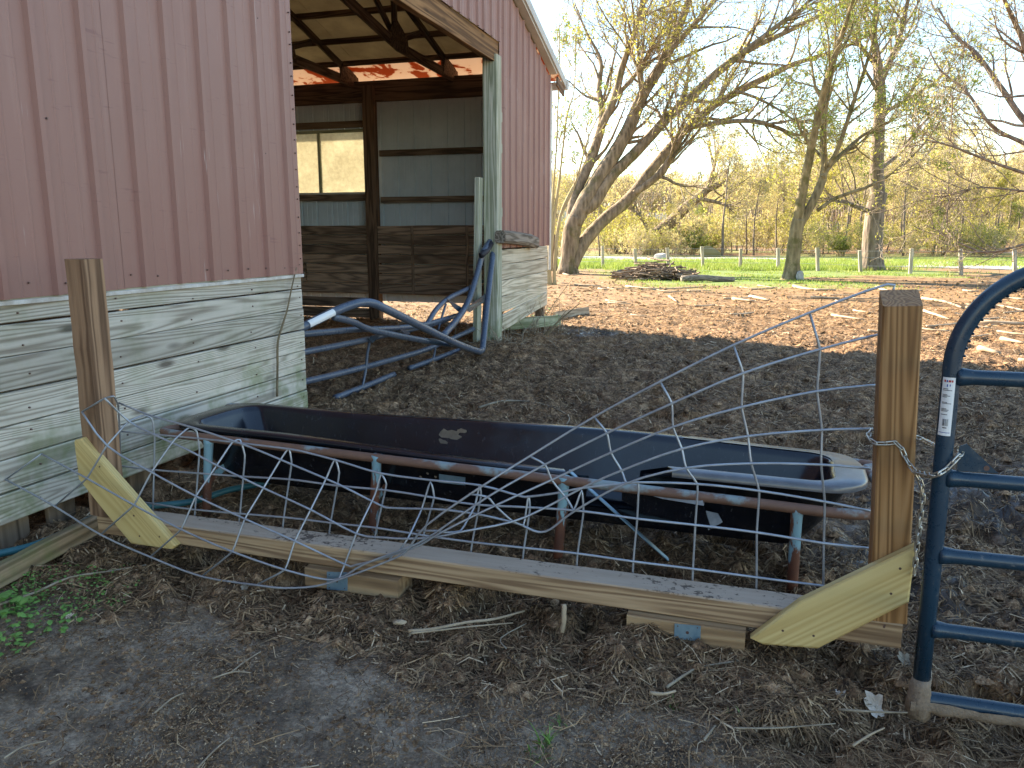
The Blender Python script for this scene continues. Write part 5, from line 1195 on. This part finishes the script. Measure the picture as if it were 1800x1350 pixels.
# things on the far rise
def shed(name, px, py, Y, w, d, h, rh, mw, mr, label):
    a = at_y(px, py, Y); z = hill_z(a[0], Y); o = thing(name, label, 'shed', (a[0], Y, z)); b = MB()
    v, f = box((a[0], Y, z+h/2), w, d, h); mobj('wall', v, f, mw, o)
    v, f = prism([V3(a[0]-w/2-.2, Y-d/2-.2, z+h-.05), V3(a[0]+w/2+.2, Y-d/2-.2, z+h-.05), V3(a[0]+w/2+.2, Y, z+h+rh), V3(a[0]-w/2-.2, Y, z+h+rh)], (0, 0, 1), .12); mobj('roof', v, f, mr, o)
    v, f = prism([V3(a[0]-w/2-.2, Y+d/2+.2, z+h-.05), V3(a[0]+w/2+.2, Y+d/2+.2, z+h-.05), V3(a[0]+w/2+.2, Y+.002, z+h+rh), V3(a[0]-w/2-.2, Y+.002, z+h+rh)], (0, 0, 1), .12); mobj('roof', v, f, mr, o)
    v, f = box((a[0]-w*.2, Y-d/2-.03, z+h*.4), w*.25, .06, h*.75); mobj('door', v, f, M_dark, o)
M_whiter = simple('white_roof', (.75, .75, .74), .5); M_pale = simple('pale_siding', (.6, .62, .62), .7)
shed('white_roofed_shed', 1155, 390, 125, 2.2, 3, .9, .9, M_stub, M_whiter, 'small shed with a white roof on the far rise')
shed('open_shed', 1097, 403, 105, 2.4, 2., 1.0, .35, M_stub, M_barkg, 'low brown shed with grey roof on the far rise')
shed('pale_house', 984, 405, 120, 4., 5, 2.6, 1.2, M_pale, M_barkg, 'pale house seen behind the willow trunk')

# ------------------------------------------------------------------ small things near the viewer
stick('curved_vine', [(842, 712), (880, 704), (925, 703), (960, 708), (985, 718), (1001, 730), (995, 742)], .010, M_vine, 'pale curved vine lying on the dung behind the trough', 'vine')
stick('peeled_stick', [(718, 1099), (760, 1096), (820, 1084), (870, 1078), (922, 1064)], .0075, M_sun, 'long peeled pale stick on the ground below the sill', 'stick')
stick('thin_peeled_stick', [(722, 1102), (760, 1098), (830, 1090), (902, 1084)], .0045, M_sun, 'thin peeled stick lying along the longer one', 'stick')
a = on_z(702, 1098, .0); rock('wood_chunk', (a[0], a[1], .012), (.030, .018, .011), M_sun, 'small pale wood chip at the left end of the peeled sticks', 'wood chip', 14)
stick('brown_twig', [(1172, 1196), (1208, 1172), (1235, 1160), (1300, 1150)], .0055, M_vine, 'brown forked twig on the straw below the right support block', 'twig'); stick('pale_bone_like_stick', [(1142, 1206), (1165, 1208), (1188, 1203)], .007, M_sun, 'short pale stick left of the brown forked twig', 'stick')
stick('long_straw_stalk', [(1290, 1266), (1360, 1266), (1420, 1262), (1470, 1258)], .0035, M_vine, 'long orange brown stalk lying in the foreground straw', 'stalk'); stick('pale_stalk', [(1500, 1297), (1530, 1278), (1556, 1266)], .0045, M_sun, 'bent pale stalk below the dry leaf', 'stalk')
stick('gate_twig', [(1474, 1234), (1540, 1238), (1630, 1240)], .0045, M_vine, 'pale twig running to the foot of the blue gate', 'twig'); stick('short_twig', [(1236, 1290), (1258, 1262)], .005, M_vine, 'short upright pointing twig at bottom centre right', 'twig')
stick('root_twig', [(-20, 1058), (60, 1032), (120, 1006), (190, 995), (256, 984)], .006, M_vine, 'long thin root lying over the weeds toward the sill', 'root'); stick('timber_twig', [(0, 992), (40, 965), (80, 945), (112, 934)], .006, M_vine, 'thin twig lying along the edging timber', 'twig')
fg = [[(270, 1240), (300, 1215), (322, 1205)], [(346, 1335), (375, 1305), (403, 1282)], [(5, 1318), (40, 1297), (80, 1288)], [(405, 1170), (430, 1150), (458, 1133)], [(372, 1180), (410, 1168), (440, 1170)], [(465, 1338), (520, 1336), (560, 1330)], [(85, 1328), (110, 1316)], [(750, 1298), (780, 1315), (810, 1332)], [(890, 1128), (880, 1110), (925, 1085)]]
for p in fg: stick('fine_twig', p, .0035, M_vine, 'fine tan twig on the bare dirt in the foreground', 'twig', group='fine twigs on the foreground dirt')
# vertical splinter stuck under the sill
b_ = on_z(988, 1112, 0); t_ = on_plane(991, 1062, b_-fn*.03, fn); tag(rod('bark_splinter', smooth_path([b_, b_*.5+t_*.5+V3(.004, 0, 0), t_], 3), .010, M_sun, None, 5, noise=.35), 'pale bark splinter standing against the sill near its middle', 'splinter')
# dry leaf by the gate foot
def dry_leaf(px, py, s, lift, label, seed, m=M_leafdry):
    c = on_z(px, py, 0.01); r = random.Random(seed); P = []; n = 22
    for i in range(n):
        a = 2*math.pi*i/n; rad = s*(.62+.38*abs(math.sin(2.5*a+.4)))*r.uniform(.88, 1.08)*(1.25 if math.sin(a) > .3 else .9); x, y = rad*math.cos(a)*.72, rad*math.sin(a); P.append((x, y))
    v = []
    for k in (0, .5, 1):
        for x, y in P: X_, Y_ = x*k, y*k; v.append(V3(c[0]+X_, c[1]+Y_*.75, gz(c[0], c[1])+.012+lift*(Y_/s+1)*.5*s*1.3+s*.35*(X_/s)**2*1.2+r.uniform(0, .004)))
    f = [(k*n+i, k*n+(i+1) % n, (k+1)*n+(i+1) % n, (k+1)*n+i) for k in (0, 1) for i in range(n)]; v2, f2 = v, f
    return tag(mobj('dry_leaf', v2, f2, m, None), label, 'leaf')
dry_leaf(1540, 1215, .050, .9, 'pale crumpled lobed leaf standing left of the gate foot', 3)
dry_leaf(1480, 1200, .030, .3, 'small pale leaf left of the lobed leaf', 4); dry_leaf(120, 1076, .022, .3, 'pale pointed leaf at the edge of the weeds', 5); dry_leaf(430, 1028, .030, .25, 'tan leaf half buried at the left of the dark soil', 6, M_vine); dry_leaf(1590, 1160, .035, .6, 'brownish leaf tucked against the gate upright', 9, M_vine)
# grass tufts and weeds
def tuft(px, py, n, h, label, seed, spread=.02, cat='grass tuft'):
    c = on_z(px, py, 0); q = np.random.default_rng(seed); zc = gz(c[0], c[1]); V = []; F_ = []
    for i in range(n):
        b = V3(c[0], c[1], zc)+V3(*q.normal(0, spread, 2), 0); d = unit(V3(*q.normal(0, .45, 2), 1)); L = h*q.uniform(.5, 1.1); w = .0022+.0015*q.random(); s = unit(np.cross(d, V3(q.normal(), q.normal(), .1)))
        p = b; k0 = len(V)
        for j in range(5): ww = w*(1-j/4.3); V += [p-s*ww, p+s*ww]; d = unit(d+V3(d[0]*.35, d[1]*.35, -.10)); p = p+d*L/4
        F_ += [(k0+2*j, k0+2*j+1, k0+2*j+3, k0+2*j+2) for j in range(4)]
    return tag(mobj('grass_tuft', V, F_, M_blade, None), label, cat)
tuft(962, 1292, 22, .085, 'bright green grass tuft at bottom centre', 1); tuft(942, 1312, 14, .06, 'smaller green tuft just left of the bright one', 2); tuft(1180, 1225, 10, .05, 'thin grass sprig beside the short pale stick', 3, .01); tuft(1290, 1254, 8, .04, 'tiny grass sprig in the foreground straw', 4, .01)
tuft(196, 1022, 8, .06, 'little upright sprig right of the weeds', 5, .008); tuft(46, 1000, 14, .09, 'grass blades growing against the edging timber', 6, .03); tuft(985, 1262, 10, .045, 'sparse sprig right of the bright tuft', 8, .012)
def weed(px, py, r, h, n, ls, label, seed):
    c = on_z(px, py, 0); q = np.random.default_rng(seed); V = []; F_ = []
    root = thing('weed_clump', label, 'weed', c)
    for i in range(n):
        a = q.uniform(0, 6.28); rr = r*math.sqrt(q.random()); z = q.uniform(.01, h)*(1-.5*rr/r); p = V3(c[0]+rr*math.cos(a)*1.3, c[1]+rr*math.sin(a), gz(c[0], c[1])+z); s = ls*q.uniform(.5, 1.15)
        az = q.uniform(0, 6.28); x = V3(math.cos(az), math.sin(az), q.uniform(-.35, .45)); y = unit(V3(-math.sin(az), math.cos(az), q.uniform(-.3, .3))); k0 = len(V); up = V3(0, 0, 1)
        o = [(0, 0, 0), (.35, .30, .05), (.62, .26, .06), (.70, .48, .02), (1.0, .12, .0), (1.15, 0, -.05), (1.0, -.12, 0), (.70, -.48, .02), (.62, -.26, .06), (.35, -.30, .05)] if ls > .02 else [(0, 0, 0), (.3, .3, .04), (.7, .3, .04), (1, 0, 0), (.7, -.3, .04), (.3, -.3, .04)]
        for u_, v_, w_ in o: V.append(p+x*u_*s+y*v_*s+up*w_*s)
        F_.append(tuple(range(k0, k0+len(o))))
    mobj('leaves', V, F_, M_weed, root, kind='stuff')
    st_ = MB()
    for i in range(max(3, n//8)):
        a = q.uniform(0, 6.28); rr = r*.7*math.sqrt(q.random()); b = V3(c[0]+rr*math.cos(a), c[1]+rr*math.sin(a), gz(c[0], c[1])-.01); v, f = tube(np.array([b, b+V3(q.normal(0, .01), q.normal(0, .01), h*.6)]), .0016, 4); st_.add(v, f)
    st_.build('stems', M_stem, root, kind='stuff')
weed(12, 1065, .075, .10, 26, .060, 'tall lobed green weed at the left edge under the timber', 1)
weed(110, 1035, .24, .05, 330, .016, 'low mat of small green weeds below the edging timber', 2); weed(155, 1060, .11, .03, 110, .013, 'thin seedlings at the right of the weed mat', 3); weed(60, 1085, .15, .06, 80, .030, 'larger leaved weeds at the front of the mat', 4)
weed(95, 1012, .16, .07, 90, .020, 'small weeds crowding the foot of the edging timber', 21); weed(35, 1050, .10, .06, 60, .022, 'leafy weeds beside the tall lobed one', 22); weed(20, 1125, .06, .05, 22, .030, 'bright weed at the left edge near the pale leaf', 5); weed(308, 870, .03, .06, 10, .022, 'small weed growing beside the hose under the trough', 6); weed(220, 990, .05, .02, 22, .011, 'scattered seedlings by the sill end', 7)
# dead weeds and twigs at the foot of the far jamb
def dead_clump(px, py, n, h, label, seed, sp=.25, m=M_vine, green=False):
    c = on_z(px, py, 0); q = np.random.default_rng(seed); P = []
    for i in range(n):
        p = V3(c[0]+q.normal(0, sp), c[1]+q.normal(0, sp*.6), -.02); d = unit(V3(*q.normal(0, .55, 2), 1)); L = h*q.uniform(.4, 1.1); row = [p]
        for j in range(4): d = unit(d+V3(*q.normal(0, .2, 2), -.15)); row.append(row[-1]+d*L/4)
        P.append(row)
    P = np.array(P); P[..., 2] = np.maximum(P[..., 2], -.02); v, f = batch_tubes(P, np.tile(np.linspace(.006, .003, 5), (n, 1)), 4); return tag(mobj('dead_weeds', v, f, m, None, True), label, 'dead weeds')
dead_clump(880, 610, 60, .38, 'straw coloured dead weeds at the foot of the far jamb', 1); dead_clump(930, 585, 40, .55, 'dead stems leaning before the mossy plank', 2, .3)
weed(940, 560, .35, .35, 60, .05, 'green leaves sprouting behind the mossy plank', 8)
def lean_twig(p0, p1, r, lab): 
    a = on_z(*p0, 0); b = at_y(*p1, a[1]+.2); m_ = (a+b)/2+V3(.02, 0, .03); tag(rod('leaning_twig', smooth_path([a, m_, b], 4), [r]*3+[r*.8]*3+[r*.5]*3, M_stem, None, 5, noise=.1), lab, 'twig')
lean_twig((955, 590), (1018, 534), .014, 'dark twig leaning up right from the mossy plank'); lean_twig((960, 592), (996, 545), .010, 'second dark twig beside the leaning one'); lean_twig((955, 560), (1008, 487), .008, 'tall pale twig rising past the barn corner'); lean_twig((962, 565), (992, 500), .006, 'shorter pale twig near the barn corner')
# grass along the verge: uncountable blades
def verge(name, n, seed, ylim, xl, h, weight):
    q = np.random.default_rng(seed); y = q.uniform(*ylim, n); px = q.uniform(*xl, n); x = (px-900)/FPX*(y*.983+.28); k = q.uniform(0, 1, n) < weight(x, y); x, y = x[k], y[k]; n = len(x); z = H(x, y)*sstep(60, 45, y)
    a = q.uniform(0, 6.28, n); hh = h*q.uniform(.4, 1.2, n); w = .010+.012*q.random(n); dx, dy = np.cos(a)*w, np.sin(a)*w; lx, ly = q.normal(0, .35, n)*hh, q.normal(0, .35, n)*hh
    V = np.stack([np.stack([x-dx, y-dy, z-.02], -1), np.stack([x+dx, y+dy, z-.02], -1), np.stack([x+lx, y+ly, z+hh], -1)], 1).reshape(-1, 3)
    return mobj(name, V, np.arange(3*n).reshape(-1, 3), M_verge, None, False, kind='stuff')
def verge_mat():
    n = NT('verge_grass'); f = n.noise(n.world(), .9, 4, .6); col = n.mix(n.rng(f, .35, .65), (.15, .24, .035), (.32, .36, .08)); tr = n.node('ShaderNodeBsdfTranslucent', Color=col); n.fin(col, .6, 0, .3)
    mx = n.node('ShaderNodeMixShader', Fac=.4); n.t.links.new(n.b.outputs[0], mx.inputs[1]); n.t.links.new(tr.outputs[0], mx.inputs[2]); n.t.links.new(mx.outputs[0], n.out.inputs[0]); return n.m
M_verge = verge_mat()
verge('verge_grass', 90000, 41, (33, 45), (900, 1900), .22, lambda x, y: zones(x, y)[1]*(.25+.75*sstep(.35, .6, fbm(x, y, .9, 3, 42))))
verge('yard_grass', 40000, 43, (20, 33), (1000, 1900), .07, lambda x, y: zones(x, y)[1]*sstep(.4, .6, fbm(x, y, 1.2, 3, 44)))
